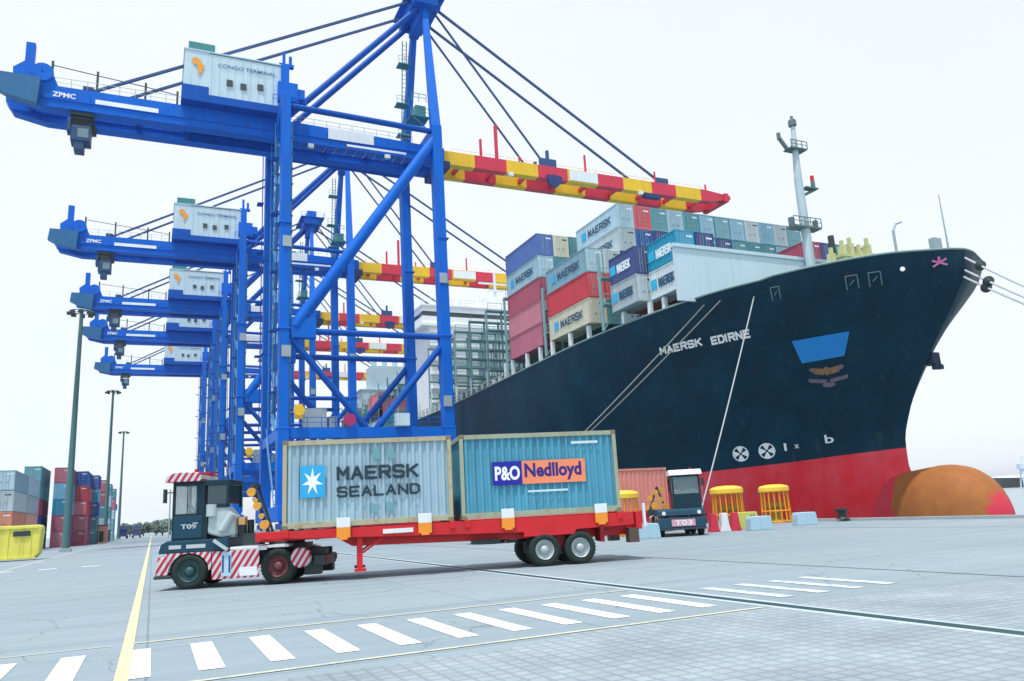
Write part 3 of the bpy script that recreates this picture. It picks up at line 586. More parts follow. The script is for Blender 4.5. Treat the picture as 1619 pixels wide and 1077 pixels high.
# bow rounding rail / bulwark cap
cap = MB(); pts = []
for side in (-1,):
    for i in range(0, 62): b_, Y, z = hull_pt(i/NS, 2); pts.append((CX-b_, Y, z+.06))
cap.path(pts, .10, 6)
pts = []
for i in range(0, 62): b_, Y, z = hull_pt(i/NS, 2); pts.append((CX+b_, Y, z+.06))
cap.path(pts, .10, 6); cap.build('bulwark_cap', mat('bulwark grey green', (.18, .28, .28)), ship)
HDIR = Vector((.77, .64, 0)).normalized(); HX = Vector((HDIR.y, -HDIR.x, 0))   # marks are laid out along HX, then set onto the shell
def wrap(p, off=.05):
    h, nn, _, _ = bvh.ray_cast(Vector((p.x, p.y, p.z)), HDIR)
    return p if h is None else h-HDIR*off
def on(a, z): return HX*a+Vector((0, 0, z))
def hull_quad(pts, name, mt, sub=8):
    (a, b_, c_, d_) = [on(y, z) for y, z in pts]; vs = []; fs = []
    for i in range(sub+1):
        for j in range(sub+1):
            s_, t_ = i/sub, j/sub; vs.append(wrap((a.lerp(b_, s_)).lerp(d_.lerp(c_, s_), t_)))
    for i in range(sub):
        for j in range(sub): k = i*(sub+1)+j; fs.append((k, k+1, k+sub+2, k+sub+1))
    return MB().add(vs, fs).build(name, mt, ship)
WL = mat('white hull lettering', (.80, .83, .85), .5)
UP = (0, 0, 1)
block_text('MAERSK', 'lettering', on(-19.05, 16.1), HX, UP, 4.6, .72, WL, ship, .24, wrap, step=.002)
block_text('EDIRNE', 'lettering', on(-13.55, 15.98), HX, UP, 3.75, .72, WL, ship, .24, wrap, step=.002)
hull_quad([(-6.37, 15.16), (-1.57, 15.27), (-2.31, 13.45), (-5.89, 13.29)], 'blue_logo_patch', mat('sky blue patch', (.008, .24, .66), .5))
def hull_disc(a_, z, ra, rz, n=16, a0=0, a1=2*pi, inner=0):
    vs, fs = [], []
    for k in range(n+1):
        a = a0+(a1-a0)*k/n
        for q in (inner, 1): vs.append(wrap(on(a_+cos(a)*ra*q, z+sin(a)*rz*q), .05))
    for k in range(n): fs.append((2*k, 2*k+1, 2*k+3, 2*k+2))
    return vs, fs
for (y, z) in ((-13.0, 6.0), (-10.45, 6.05)):
    g = MB(); vs, fs = hull_disc(y, z, .80, .74, 20, inner=.86); g.add(vs, fs)
    for q in range(4):
        vs, fs = hull_disc(y, z, .74, .68, 6, q*pi/2+pi/4+.30, q*pi/2+pi/4+pi/2-.30, .16); g.add(vs, fs)
    g.build('thruster_mark', WL, ship)
CO = mat('crest ochre', (.24, .13, .07), var=.4, scale=3); CR_ = mat('crest faded rose', (.15, .12, .17), var=.4, scale=3)
for sg in (-1, 1):
    hull_quad([(-3.95+sg*.2, 12.62), (-3.95+sg*1.3, 12.82), (-3.95+sg*1.05, 12.28), (-3.95+sg*.3, 12.1)], 'crest_wing', CO, 4)
    hull_quad([(-3.95+sg*1.1, 12.80), (-3.95+sg*1.5, 12.72), (-3.95+sg*1.3, 12.45), (-3.95+sg*1.02, 12.4)], 'crest_wing', CR_, 3)
    hull_quad([(-3.95+sg*.1, 11.72), (-3.95+sg*1.7, 11.95), (-3.95+sg*1.6, 11.62), (-3.95+sg*.2, 11.42)], 'crest_ribbon', CR_, 4)
MB().add(*hull_disc(-3.95, 12.42, .30, .36, 12)).build('crest_shield', CO, ship)
MB().add(*hull_disc(-3.95, 11.28, .55, .22, 12)).build('crest_ribbon', CR_, ship)
for ch, a_, z, w_, h_ in (('1', -8.8, 5.9, .22, .7), ('x', -7.85, 6.05, .4, .36), ('b', -5.1, 6.25, .75, .75)): text(ch, 'draught_mark', on(a_, z), HX, UP, w_, h_, WL, ship, .01, wrap)
for a_, z, w_ in ((-6.9, 19.0, .7), (-.75, 18.75, .9), (1.0, 18.75, .9)):          # framed mooring openings in the bulwark
    g = MB()
    for p, q in (((-1,-1),(-1,1)), ((-1,1),(1,1)), ((1,1),(1,-1)), ((-.4,-.3),(.4,.3))):
        g.tube(wrap(on(a_+p[0]*w_*.5, z+p[1]*.5)), wrap(on(a_+q[0]*w_*.5, z+q[1]*.5)), .035, 5)
    g.build('mooring_fairlead', mat('fairlead grey', (.22,.30,.33)), ship)
MB().lathe(wrap(on(3.1, 19.2), .1), -HDIR, [(0,.19),(.12,.19),(.12,0)], 14).build('hawse_cover', WL, ship, True)
# forecastle fittings: mast, yellow crane frame, posts
g = MB(); g.tube((59.9, 55.6, 20), (59.9, 55.6, 34), .56, 14, .42); g.tube((59.9, 55.6, 34), (60.2, 55.6, 40.0), .42, 12, .22); g.build('foremast', mat('mast pale blue grey', (.42, .54, .60), .5, streak=.3), ship, True)
MF = mat('mast fittings dark', (.10,.17,.18))
g = MB(); g.box(59, 55.0, 37.2, 61.2, 56.2, 37.35); g.beam((58.9,55.6,37.3),(58.0,55.6,38.4),.3,.3); g.rail([(59,55,37.3),(61.2,55,37.3)],.8,.7,.05); g.tube((58.0,55.6,38.2),(58.0,55.6,38.9),.2,8); g.build('mast_platform', MF, ship)
g = MB(); g.box(60.5,55.2,33.0,62.2,56,33.15); g.beam((60.3,55.6,32.2),(62.1,55.6,33.1),.2,.3); g.tube((61.9,55.6,33.1),(61.9,55.6,34.0),.22,8); g.build('mast_platform', MF, ship)
MB().tube((61.9,55.6,34.0),(61.9,55.6,34.6),.2,8).build('mast_lamp', mat('lamp red', (.6,.02,.02)), ship)
g = MB(); g.box(57.9,55,28.4,61.6,56.2,28.6); g.rail([(57.9,55,28.6),(61.6,55,28.6)],.9,.7,.05); g.tube((58.1,55.6,28.6),(58.1,55.6,29.5),.28,8); g.tube((61.4,55.6,28.6),(61.4,55.6,29.5),.28,8); g.build('mast_platform', MF, ship)
g = MB(); g.tube((60.2,55.6,40.0),(60.2,55.6,41.2),.16,8); g.lathe((60.2,55.6,39.9),(0,0,1),[(0,.1),(.2,.42),(.8,.42),(1.1,.1)],10); g.build('mast_lamp', MF, ship)
g = MB()
for k, x in enumerate((59.0, 60.6, 61.7, 62.9, 64.1)):
    g.box(x, 52.0, 20.3, x+.55, 52.6, (24.6, 25.5, 25.9, 25.2, 26.0)[k]); g.box(x+.1, 52.1, 24.0, x+.4, 52.4, (25.2, 26.1, 26.5, 25.9, 26.7)[k])
g.box(58.8, 51.9, 22.4, 64.9, 52.7, 23.0); g.box(60.4, 51.9, 24.4, 64.9, 52.7, 24.7)
g.build('windlass_frame', mat('pale yellow machinery', (.52, .54, .26), .6, var=.35, scale=1.5), ship)
MB().tube((60.6,53.2,20.3),(60.6,53.2,26.9),.3,10).build('vent_post', DARK, ship)
g = MB(); g.tube((54.6,41.6,20.4),(54.6,41.6,22.6),.12,6); g.path([(54.6,41.6,22.6),(54.9,41.5,23.2),(55.5,41.4,23.4)],.08,6); g.build('bow_davit', GREY, ship); MB().box(57,39.9,20.5,57.9,40.4,21.7).build('bow_locker', GREY, ship)
g = MB(); g.tube((58.6,39.9,20.4),(58.6,39.9,25.6),.09,6,.04); g.build('bow_flagstaff', GREY, ship)
g = MB(); cpt = wrap(on(5.85, 19.45), .3)
for a in (30, 90, 150, 210, 330): g.beam(cpt, cpt+HX*cos(R(a))*.6+Vector((0, 0, sin(R(a))*.52)), .14, .14)
g.build('anchor_marker', mat('pink red paint', (.42,.12,.30)), ship)
g = MB(); g.box(59.6,43.7,12.0,60.5,44.8,13.0); g.beam((60.1,43.9,12.9),(60.4,43.75,11.6),.3,.3); g.beam((59.8,43.9,11.75),(60.9,44.0,11.8),.4,.4); g.build('anchor', mat('anchor dark blue', (.01,.03,.06)), ship)
# breakwater
g = MB(); g.prism([(43.3, 19.9), (43.3, 25.1), (75.0, 25.1), (75.0, 19.9)], 56.0, 56.25); g.box(43.2, 55.85, 25.1, 75.1, 56.4, 25.45)
for k in range(1, 10): g.prism([(43.9+3.2*k, 20), (43.9+3.2*k, 25), (44.05+3.2*k, 25), (44.05+3.2*k, 20)], 56.25, 57.2)
g.build('breakwater', mat('breakwater pale blue', (.50, .64, .72), .5, var=.1, scale=.2, streak=.2), ship)
# bridge superstructure
g = MB(); g.box(44.6, 131, 18.7, 74.2, 141, 35.6); g.box(42.9, 130.2, 35.6, 75.9, 141.5, 36.1); g.box(43.2, 130.6, 36.1, 75.6, 139, 37.5); g.box(43.2,130.6,38.4,75.6,139,39.4); g.box(43.0, 130.4, 39.4, 75.8, 139.4, 39.7)
g.box(55, 132, 39.7, 64, 138, 42.0)
for k in range(6): g.box(44.5, 130.2, 21.4+2.6*k, 74.3, 131, 21.55+2.6*k)
sup = g.build('superstructure', mat('superstructure white', (.88, .92, .94), .5, streak=.15), ship)
MB().box(43.3, 130.65, 37.5, 75.5, 139.05, 38.4).build('bridge_windows', GLASSD, sup)
g = MB()
for j in range(5):
    for k in range(10): g.box(46+2.8*k, 130.93, 22.3+2.6*j, 46.7+2.8*k, 130.99, 23.2+2.6*j)
g.build('portholes', GLASSD, sup)
g = MB(); g.tube((59.4,134,42),(59.4,134,48),.3,8); g.box(56,133.8,45.5,62.8,134.2,45.8); g.box(58,133.5,44,61,134.5,44.3); g.build('radar_mast', WHITE, sup)
g = MB(); g.rail([(43,130.4,39.7),(75.8,130.4,39.7)],1.1,1.5,.05); g.build('handrail', WHITE, sup)
g = MB(); g.box(50, 205, 18.7, 68, 213, 36); g.box(53, 206, 36, 65, 212, 43); 
for k in range(4): g.tube((54.5+3*k, 209, 43), (54.5+3*k, 209, 46), .7, 10)
g.box(49.5,204.8,36,68.5,213.2,36.3); g.build('funnel_casing', mat('funnel pale grey blue', (.45,.60,.68), .5, streak=.3), ship)
# lashing bridges and hatch posts between the bays
LB = mat('lashing bridge green grey', (.20, .36, .37), .6, var=.3, scale=.3)
def lashing(Y, z1, x0=42.7, x1=76.1):
    g = MB(); z0 = 18.7 if Y > 85 else 19.9; nx = 14
    for k in range(nx+1):
        x = x0+(x1-x0)*k/nx; g.box(x-.09, Y-.2, z0, x+.09, Y+.2, z1)
        if k < nx and k % 2 == 0: g.beam((x, Y, z0), (x+(x1-x0)/nx, Y, min(z1, z0+3.2)), .12, .12)
    z = z0+2.9
    while z < z1+.1: g.box(x0, Y-.6, z-.14, x1, Y+.6, z); g.rail([(x0, Y-.6, z), (x1, Y-.6, z)], 1.0, 2.3, .04); z += 2.92
    g.build('lashing_bridge', LB, ship)
for Y in (68.4, 81.9): lashing(Y, 28.5)
for Y in (93.4, 100.0, 106.6, 113.2, 119.8, 126.4): lashing(Y, 30.5)
for k in range(9): lashing(146+7.2*k, 30.0)
for k in range(8): lashing(216+7.2*k, 27.5)
for Y in (84.0, 87.8, 92.3, 72.4, 76.2, 80.7, 62.2, 66.2, 57.2, 60.2):      # white outboard stanchions under the outer stacks
    b_ = min(halfb(Y-39, 19.5), 16.7); MB().box(CX-b_+.1, Y-.22, zdeck(Y), CX-b_+.5, Y+.22, 21.45).build('stanchion', WHITE, ship)
for k in range(26): Y = 94+2.1*k; MB().box(42.45, Y-.1, 18.7, 42.75, Y+.1, 19.9 if k % 3 else 21.4).build('stanchion', WHITE, ship)
g = MB(); g.rail([(42.5, 93, 18.9), (42.5, 290, 18.65)], 1.1, 2.2, .05); g.build('deck_rail', mat('pale rail', (.45,.50,.45)), ship)
g = MB()
for Y in (83, 71.5, 95, 101.5, 108, 115, 121.5): g.box(44.5, Y, zdeck(Y), 74.5, Y+6.0, 20.6)
g.build('hatch_cover', mat('hatch cover green', (.08,.17,.16)), ship)
MB().box(55.4, 46.2, 20.1, 56.2, 46.9, 21.4).build('anchor_winch', DARK, ship)

# ------------------------------------------------------------------ containers
def cmat(name, col, rust=.35):
    mt = mat('container '+name, col, .55, var=.14, scale=.8, rust=rust, streak=.4); n = mt.node_tree.nodes; l = mt.node_tree.links; b = n['Principled BSDF']
    src = b.inputs['Base Color'].links[0].from_socket; oi = n.new('ShaderNodeObjectInfo'); mr = n.new('ShaderNodeMapRange'); mr.inputs['To Min'].default_value = .72; mr.inputs['To Max'].default_value = 1.18
    l.new(oi.outputs['Random'], mr.inputs[0]); q = n.new('ShaderNodeHueSaturation'); l.new(mr.outputs[0], q.inputs['Value']); m2 = n.new('ShaderNodeMapRange'); m2.inputs['To Min'].default_value = 1.05; m2.inputs['To Max'].default_value = .75
    l.new(oi.outputs['Random'], m2.inputs[0]); l.new(m2.outputs[0], q.inputs['Saturation']); l.new(src, q.inputs['Color']); l.new(q.outputs[0], b.inputs['Base Color']); return mt
CM = {'blue': cmat('blue', (.01,.10,.40)), 'sky': cmat('sky blue', (.02,.36,.58)), 'white': cmat('pale grey', (.50,.62,.66)), 'cream': cmat('cream', (.55,.54,.40)),
      'red': cmat('red', (.66,.05,.07)), 'maroon': cmat('maroon', (.42,.05,.12)), 'rose': cmat('rose', (.50,.10,.16)), 'teal': cmat('teal', (.06,.30,.36)), 'green': cmat('green', (.02,.35,.28)),
      'navy': cmat('navy', (.015,.05,.22)), 'orange': cmat('orange', (.68,.22,.10)), 'lightblue': cmat('light blue', (.30,.50,.60)), 'steel': cmat('steel blue', (.12,.36,.50)), 'yellow': cmat('yellow', (.72,.68,.02), .2),
      'salmon': cmat('salmon pink', (.66,.20,.16)), 'dark': cmat('dark blue black', (.02,.035,.06))}
CN = {'blue':'blue','sky':'bright turquoise','white':'pale grey','cream':'cream','red':'bright red','maroon':'magenta','rose':'dull pink','teal':'teal','green':'green','navy':'navy blue','orange':'orange','lightblue':'light blue','steel':'steel blue','yellow':'yellow','salmon':'salmon pink','dark':'dark blue'}
def corr(g, a, b_, z0, z1, nrm, pitch, depth):
    """corrugated wall from a to b, raised along nrm"""
    a = Vector(a); b_ = Vector(b_); L = (b_-a).length; d = (b_-a)/L; nrm = Vector(nrm); k = max(2, round(L/pitch)); vs = []
    for i in range(k):
        for s_, q in ((0, 0), (.22, 1), (.5, 1), (.72, 0)):
            p = a+d*L*(i+s_)/k-nrm*depth*(1-q); vs.append(p)
    vs.append(a+d*L-nrm*depth); m_ = len(vs)
    g.add([(p.x,p.y,z0) for p in vs]+[(p.x,p.y,z1) for p in vs], [(i, i+1, m_+i+1, m_+i) for i in range(m_-1)])
def container_mesh(L, W, H, pitch, depth=.05):
    """long axis local Y (0..L), width local X (0..W)"""
    g = MB(); p = .09; i = .03
    corr(g, (i, p, 0), (i, L-p, 0), .16, H-.12, (-1,0,0), pitch, depth); corr(g, (W-i, L-p, 0), (W-i, p, 0), .16, H-.12, (1,0,0), pitch, depth)
    corr(g, (W-p, L-i, 0), (p, L-i, 0), .16, H-.12, (0,1,0), pitch, depth)
    g.add([(p/2, p/2, H-.03),(W-p/2, p/2, H-.03),(W-p/2, L-p/2, H-.03),(p/2, L-p/2, H-.03)], [(0,1,2,3)]); g.add([(p/2, p/2, .1),(W-p/2, p/2, .1),(W-p/2, L-p/2, .1),(p/2, L-p/2, .1)], [(0,3,2,1)])
    for x in (0, W-p):
        for y in (0, L-p): g.box(x, y, .02, x+p, y+p, H-.02)
        g.box(x, p, .03, x+p-.01, L-p, .17); g.box(x, p, H-.13, x+p-.01, L-p, H-.01)
    for y in (0, L-p): g.box(p, y, .03, W-p, y+p-.01, .17); g.box(p, y, H-.13, W-p, y+p-.01, H-.01)
    for x in (-.005, W-.155):
        for y in (-.005, L-.155):
            for z in (0, H-.12): g.box(x, y, z, x+.16, y+.16, z+.12)
    return g
PROTO = {}
def proto(kind, col, logo=None):
    key = (kind, col, logo)
    if key in PROTO: return PROTO[key], False
    L, W, H, pitch = KIND[kind]
    g = container_mesh(L, W, H, pitch); o = g.build('shipping_container', CM[col]); tag(o, 'x', 'container')
    d = MB(); d.box(.1, .015, .18, W/2-.01, .05, H-.14); d.box(W/2+.01, .015, .18, W-.1, .05, H-.14); dr = d.build('door', CM[col], o)
    q = MB()
    for x in (.28*W, .42*W, .58*W, .72*W): q.tube((x, -.005, .12), (x, -.005, H-.1), .022, 6)
    for x in (.28*W, .58*W): q.box(x, -.03, 1.1, x+.3, 0, 1.16)
    q.build('locking_bar', GREY, dr)
    MB().box(W*.60, .003, H*.78, W*.90, .012, H*.84).build('marking_band', WHITE if col not in ('white','cream') else DARK, dr)
    if logo:
        lc = mat('dark navy logo', (.02,.08,.16)) if col in ('white','cream','lightblue') else mat('pale logo', (.65,.78,.82))
        # written on the quay-facing long side (local -X): reads towards -Y
        if logo == 'MAERSK':
            block_text('MAERSK', 'lettering', (-.012, L*.70, H*.32), (0,-1,0), (0,0,1), L*.54, H*.33, lc, o, .2, nrm=(-1,0,0))
            MB().box(-.012, L*.76, H*.33, .02, L*.76+1.0, H*.33+1.0).build('star_emblem', mat('logo sky blue', (.03,.42,.70)), o)
        else: text(logo, 'lettering', (-.012, L*.85, H*.30), (0,-1,0), (0,0,1), L*.7, H*.42, lc, o, .04)
    PROTO[key] = o; return o, True
TH = 2.92
KIND = {'forty': (9.7, 2.25, TH-.03, .42), 'twenty': (4.8, 2.25, TH-.03, .42), 'yard40': (12.0, 2.4, 2.57, .5), 'yard20': (6.0, 2.4, 2.57, .45)}
def put(kind, col, x, y, z, label, group, rz=0, logo=None):
    o, new = proto(kind, col, logo)
    if not new: o = copy_tree(o)
    o.location = (x, y, z); o.rotation_euler = (0, 0, rz); o['label'] = label; o['group'] = group; return o
ORD = ['first','second','third','fourth','fifth','sixth','seventh','eighth','ninth','tenth','eleventh','twelfth','thirteenth','fourteenth']
TIER = ['bottom tier','second tier','third tier','fourth tier','top tier']
Z0 = 21.5
pal = ['teal','lightblue','teal','lightblue','white','teal','navy','lightblue','steel','steel','teal','rose','white','steel','cream']
GA = 'containers stacked on the deck of the ship'
# bay A (furthest aft of the full bays)
for rw in range(14):
    x = 42.8+2.36*rw
    for t_ in range(5):
        if rw > 1 and t_ < 4: continue
        col = ['maroon','rose','rose','lightblue','blue'][t_] if rw == 0 else ('cream' if rw == 1 and t_ == 4 else random.choice(pal))
        lg = 'MAERSK' if (rw == 0 and t_ == 3) else None
        put('forty', col, x, 82.8, Z0+TH*t_, '%s container, %s, %s row from quay, aft full bay' % (CN[col], TIER[t_], ORD[rw]), GA, 0, lg)
# bay B
for rw in range(14):
    x = 42.8+2.36*rw
    for t_ in range(5):
        if rw == 0 and t_ > 2: continue
        if rw > 3 and t_ < 2: continue
        if rw == 0: col = ['cream','red','lightblue'][t_]
        elif rw == 1: col = ['teal','red','white'][t_] if t_ < 3 else None
        elif rw == 2 and t_ == 4: col = 'lightblue'
        elif rw == 2 and t_ == 3: col = 'white'
        elif rw == 3 and t_ == 4: col = 'red'
        elif rw == 3 and t_ == 3: col = 'blue'
        else: col = random.choice(pal)
        if col is None: continue
        lg = 'MAERSK' if (rw == 0 and t_ in (0, 2)) or (rw == 2 and t_ >= 3) else None
        put('forty', col, x, 71.2, Z0+TH*t_, '%s container, %s, %s row from quay, tall second bay' % (CN[col], TIER[t_], ORD[rw]), GA, 0, lg)
# bay C (short boxes behind the breakwater)
for rw in range(14):
    x = 43.1+2.36*rw
    for t_ in range(4):
        mx_ = 3 if rw > 9 else 2
        if t_ >= mx_: continue
        col = ['white','navy'][t_] if rw == 0 else (random.choice(['maroon','rose','steel','teal','navy']) if rw > 9 else random.choice(['rose','green','red','navy','white','teal','cream','lightblue','rose']))
        put('twenty', col, x, 62.2, Z0+TH*t_, '%s short container, %s, %s row from quay, third bay' % (CN[col], TIER[t_], ORD[rw]), GA, 0, 'MAERSK' if rw == 0 else None)
for rw in range(13):                                     # bay D directly behind the breakwater
    x = 44.4+2.36*rw
    for t_ in range(2 if rw in (0, 1) else (2 if rw > 10 else 1)):
        col = ['white','sky'][t_] if rw == 0 else random.choice(['rose','red','green','white','navy','teal'])
        put('twenty', col, x, 57.0, Z0+TH*t_, '%s short container, %s, %s row from quay, behind breakwater' % (CN[col], TIER[t_], ORD[rw]), GA, 0, 'MAERSK' if rw == 0 else None)
# low stacks aft of and before the bridge
for bi, Y in enumerate((95.2, 108.2)):
    for rw in (6, 8, 9, 11, 13): put('twenty', random.choice(pal), 42.8+2.36*rw, Y, 20.7, 'lone container on the hatch, %s row from quay, %s open bay' % (ORD[rw], ORD[bi]), 'containers on the half empty bays before the bridge')
for bi in range(5):
    for rw in range(0, 4):
        for t_ in range(2+(bi+rw) % 2):
            col = random.choice(['teal','teal','green','rose','lightblue','dark','red'])
            put('forty', col, 42.8+2.36*rw, 148+12.4*bi, 19.5+TH*t_, '%s container, %s, %s row from quay, %s bay aft of bridge' % (CN[col], TIER[t_], ORD[rw], ORD[bi]), 'containers aft of the bridge')

# yard stacks at the left
GY = 'containers stacked in the yard'
yard = [  # x left, y front, colours bottom to top, kind, words
    (-18.7, 118, ['orange','orange','white','lightblue'], 'yard40', 'leftmost stack, cut by the picture edge'),
    (-19.0, 146, ['navy','blue','maroon','teal','teal'], 'yard20', 'tall stack behind the yellow box'),
    (-16.6, 164, ['sky','sky','orange','maroon','white'], 'yard20', 'stack right behind the tall one'),
    (-15.2, 150, ['rose','maroon','sky','sky','rose'], 'yard20', 'stack left of the tall lamp mast'),
    (-13.3, 160, ['rose','maroon','red','red','blue'], 'yard20', 'stack just left of the mast foot'),
    (-12.2, 172, ['teal','teal','blue','sky','blue'], 'yard20', 'stack at the mast foot'),
    (-11.6, 188, ['teal','lightblue','teal','rose','maroon'], 'yard20', 'stack just right of the mast foot'),
    (-11.4, 204, ['dark','lightblue','teal','lightblue','teal'], 'yard20', 'stack between the mast and the orange box'),
    (-11.4, 226, ['teal','teal','lightblue','maroon','teal'], 'yard20', 'rightmost far stack')]
for x, y, cols, kd, wd in yard:
    for t_, col in enumerate(cols):
        for j in range(2):
            if j == 1 and kd == 'yard20' and y > 170: continue
            put(kd, col, x, y+j*KIND[kd][0]*1.03, 2.6*t_, '%s container, %s, %s%s' % (CN[col], TIER[t_], wd, ', rear one' if j else ''), GY)
# yellow open-side box at the left edge
g = MB(); L, W, H = 6.0, 2.4, 2.75
root = empty('yellow_skip', (-14.6, 74.5, 0), 0, 'bright yellow steel box standing alone at the left edge', 'skip')
g = MB(); g.prism([(0,.12),(6.0,.12),(6.35,.5),(6.45,2.5),(6.3,2.75),(0,2.75)], 0, 2.3); g.build('body', CM['yellow'], root, bevel=.12)
g = MB()
for k in range(8): g.box(.2+.78*k, -.06, .2, .3+.78*k, -.001, 2.6)
g.box(0,-.1,2.5,6.2,-.001,2.7); g.box(0,-.1,.14,6.1,-.001,.3); g.build('ribs', CM['yellow'], root)
MB().box(4.5,-.115,1.9,5.7,-.101,2.3).build('marking_band', DARK, root)
o = empty('orange_kiosk', (-9.7, 176, 0), 0, 'small orange box at the foot of the yard stacks', 'kiosk')
MB().box(0,0,.1,1.7,2,3.4).build('body', CM['orange'], o, bevel=.05); MB().box(.2,-.03,.3,1.0,0,2.3).build('door', DARK, o); MB().box(-.1,-.1,3.4,1.8,2.1,3.55).build('roof', DARK, o)

# ------------------------------------------------------------------ truck 1: red chassis trailer
ANG = R(-12.9)
TR = mat('trailer red paint', (.60, .012, .02), .45, var=.2, scale=1.2, rust=.25, streak=.3)
tr = empty('chassis_trailer', (3.43, 23.9, 0), ANG, 'red skeletal trailer carrying the two light blue containers', 'trailer')
g = MB()
for y in (.55, 1.55):
    g.prism([(-.7, 1.22), (1.55, 1.22), (2.0, .95), (10.9, .78), (10.9, 1.5), (-.7, 1.5)], y, y+.16)
for k in range(9): x = -.5+1.4*k; g.box(x, .71, 1.2, x+.12, 1.55, 1.4)
g.box(-.75, .05, 1.24, -.5, 2.3, 1.5)
g.box(10.9, .1, .95, 11.1, 2.3, 1.5); g.build('frame', TR, tr, bevel=.015)
g = MB()
for y in (.02,): g.prism([(-.6,1.3),(2.5,1.2),(7.2,1.06),(7.2,.92),(8.8,.92),(8.9,1.06),(10.8,1.1),(10.8,1.5),(-.6,1.5)], y, y+.1)
for y in (2.28,): g.prism([(-.6,1.3),(2.5,1.2),(10.8,1.1),(10.8,1.5),(-.6,1.5)], y, y+.1)
g.build('side_rail', TR, tr, bevel=.01)
for x in (0.0, 4.9, 5.35, 10.25): MB().box(x, -.02, 1.3, x+.18, 2.44, 1.52).build('bolster', TR, tr, bevel=.01)
for y in (.15, 2.1):
    g = MB(); g.box(2.14,y,.30,2.30,y+.14,1.2); g.box(2.06,y-.06,.22,2.40,y+.2,.30); g.beam((2.3,y+.07,.75),(2.9,y+.07,1.15),.06,.06); g.build('landing_leg', TR, tr)
for x in (1.55, 3.95, 6.5, 9.5):
    g = MB(); g.box(x,-.11,1.22,x+.40,-.03,1.52,1); g.box(x,-.11,1.52,x+.40,-.03,1.80,0); g.box(x+.08,-.13,1.16,x+.32,-.03,1.22,1); g.build('twistlock_plate', [WHITE, ORANGE], tr, bevel=.008)
MB().box(2.9,-.008,1.27,3.8,.016,1.4).build('marking_band', WHITE, tr)
text('TRL 011', 'lettering', (5.2,.015,1.25), (1,0,0), (0,0,1), .8, .14, WHITE, tr) if 0 else None
def wheel(x, y, rad, wid, parent, rimmat, hub=None):
    """wheel with axis along local y, outer face towards -y"""
    w_ = MB().lathe((x, y, rad), (0,1,0), [(.06, rad*.56), (.015, rad*.64), (0, rad*.80), (.02, rad*.93), (.06, rad*.99), (wid-.06, rad*.99), (wid-.02, rad*.93), (wid, rad*.8), (wid, .1)], 36)
    for k in range(30):
        a = 2*pi*k/30; cx_, cz_ = x+cos(a)*rad*.985, rad+sin(a)*rad*.985
        w_.beam((cx_, y+.05, cz_), (cx_, y+wid-.05, cz_), .05, .03)
    o = w_.build('wheel', RUBBER, parent, True)
    r_ = MB().lathe((x, y, rad), (0,1,0), [(.03, rad*.60), (.0, rad*.585), (.02, rad*.54), (.10, rad*.50), (.13, rad*.32), (.07, rad*.27), (.02, rad*.22), (-.01, rad*.12), (-.01, .001)], 28)
    for k in range(8): a = 2*pi*k/8; r_.tube((x+cos(a)*rad*.4, y+.10, rad+sin(a)*rad*.4), (x+cos(a)*rad*.4, y+.15, rad+sin(a)*rad*.4), .02, 6)
    r_.build('rim', rimmat, o, True); return o
RIM = mat('rim silver', (.42,.50,.52), .4, .2)
for x in (7.83, 8.98):
    wheel(x, .0, .5, .27, tr, RIM); wheel(x, .30, .5, .27, tr, RIM); wheel(x, 2.1, .5, .27, tr, RIM); wheel(x, 1.80, .5, .27, tr, RIM)
    MB().tube((x,.55,.5),(x,1.85,.5),.09,10).build('axle', DARK, tr)
g = MB()
for y in (.6, 1.62):
    g.beam((7.3,y,.72),(7.83,y,.62),.08,.1); g.beam((7.83,y,.62),(8.4,y,.78),.08,.1); g.beam((8.4,y,.78),(8.98,y,.62),.08,.1); g.beam((8.98,y,.62),(9.5,y,.72),.08,.1); g.box(8.3,y-.05,.6,8.5,y+.05,.95)
g.build('leaf_spring', DARK, tr)
DR = mat('trailer dark red', (.30,.01,.02)); MB().prism([(8.12,.95),(8.2,.58),(8.5,.5),(8.62,.95)],.3,.5).build('hanger_bracket', DR, tr); MB().prism([(9.65,1.1),(9.65,.66),(9.78,.62),(9.78,1.1)],.0,.6).build('hanger_bracket', DR, tr)
for y in (.05, 1.95): MB().box(10.62,y,.55,10.95,y+.35,1.0).build('mud_flap', mat('mud flap rust brown', (.10,.06,.05)), tr)
g = MB(); g.tube((8.2,.8,.62),(8.9,.8,.62),.13,12); g.box(5.6,.3,.78,6.5,.5,.9); g.build('air_tank', DARK, tr)
for y in (.12, 2.1): MB().box(11.1,y,1.1,11.15,y+.18,1.35).build('tail_lamp', mat('lamp red', (.6,.02,.02)), tr)
for y in (-.02, 2.3): MB().box(11.12,y,1.02,11.2,y+.1,1.75).build('rear_post', WHITE, tr)
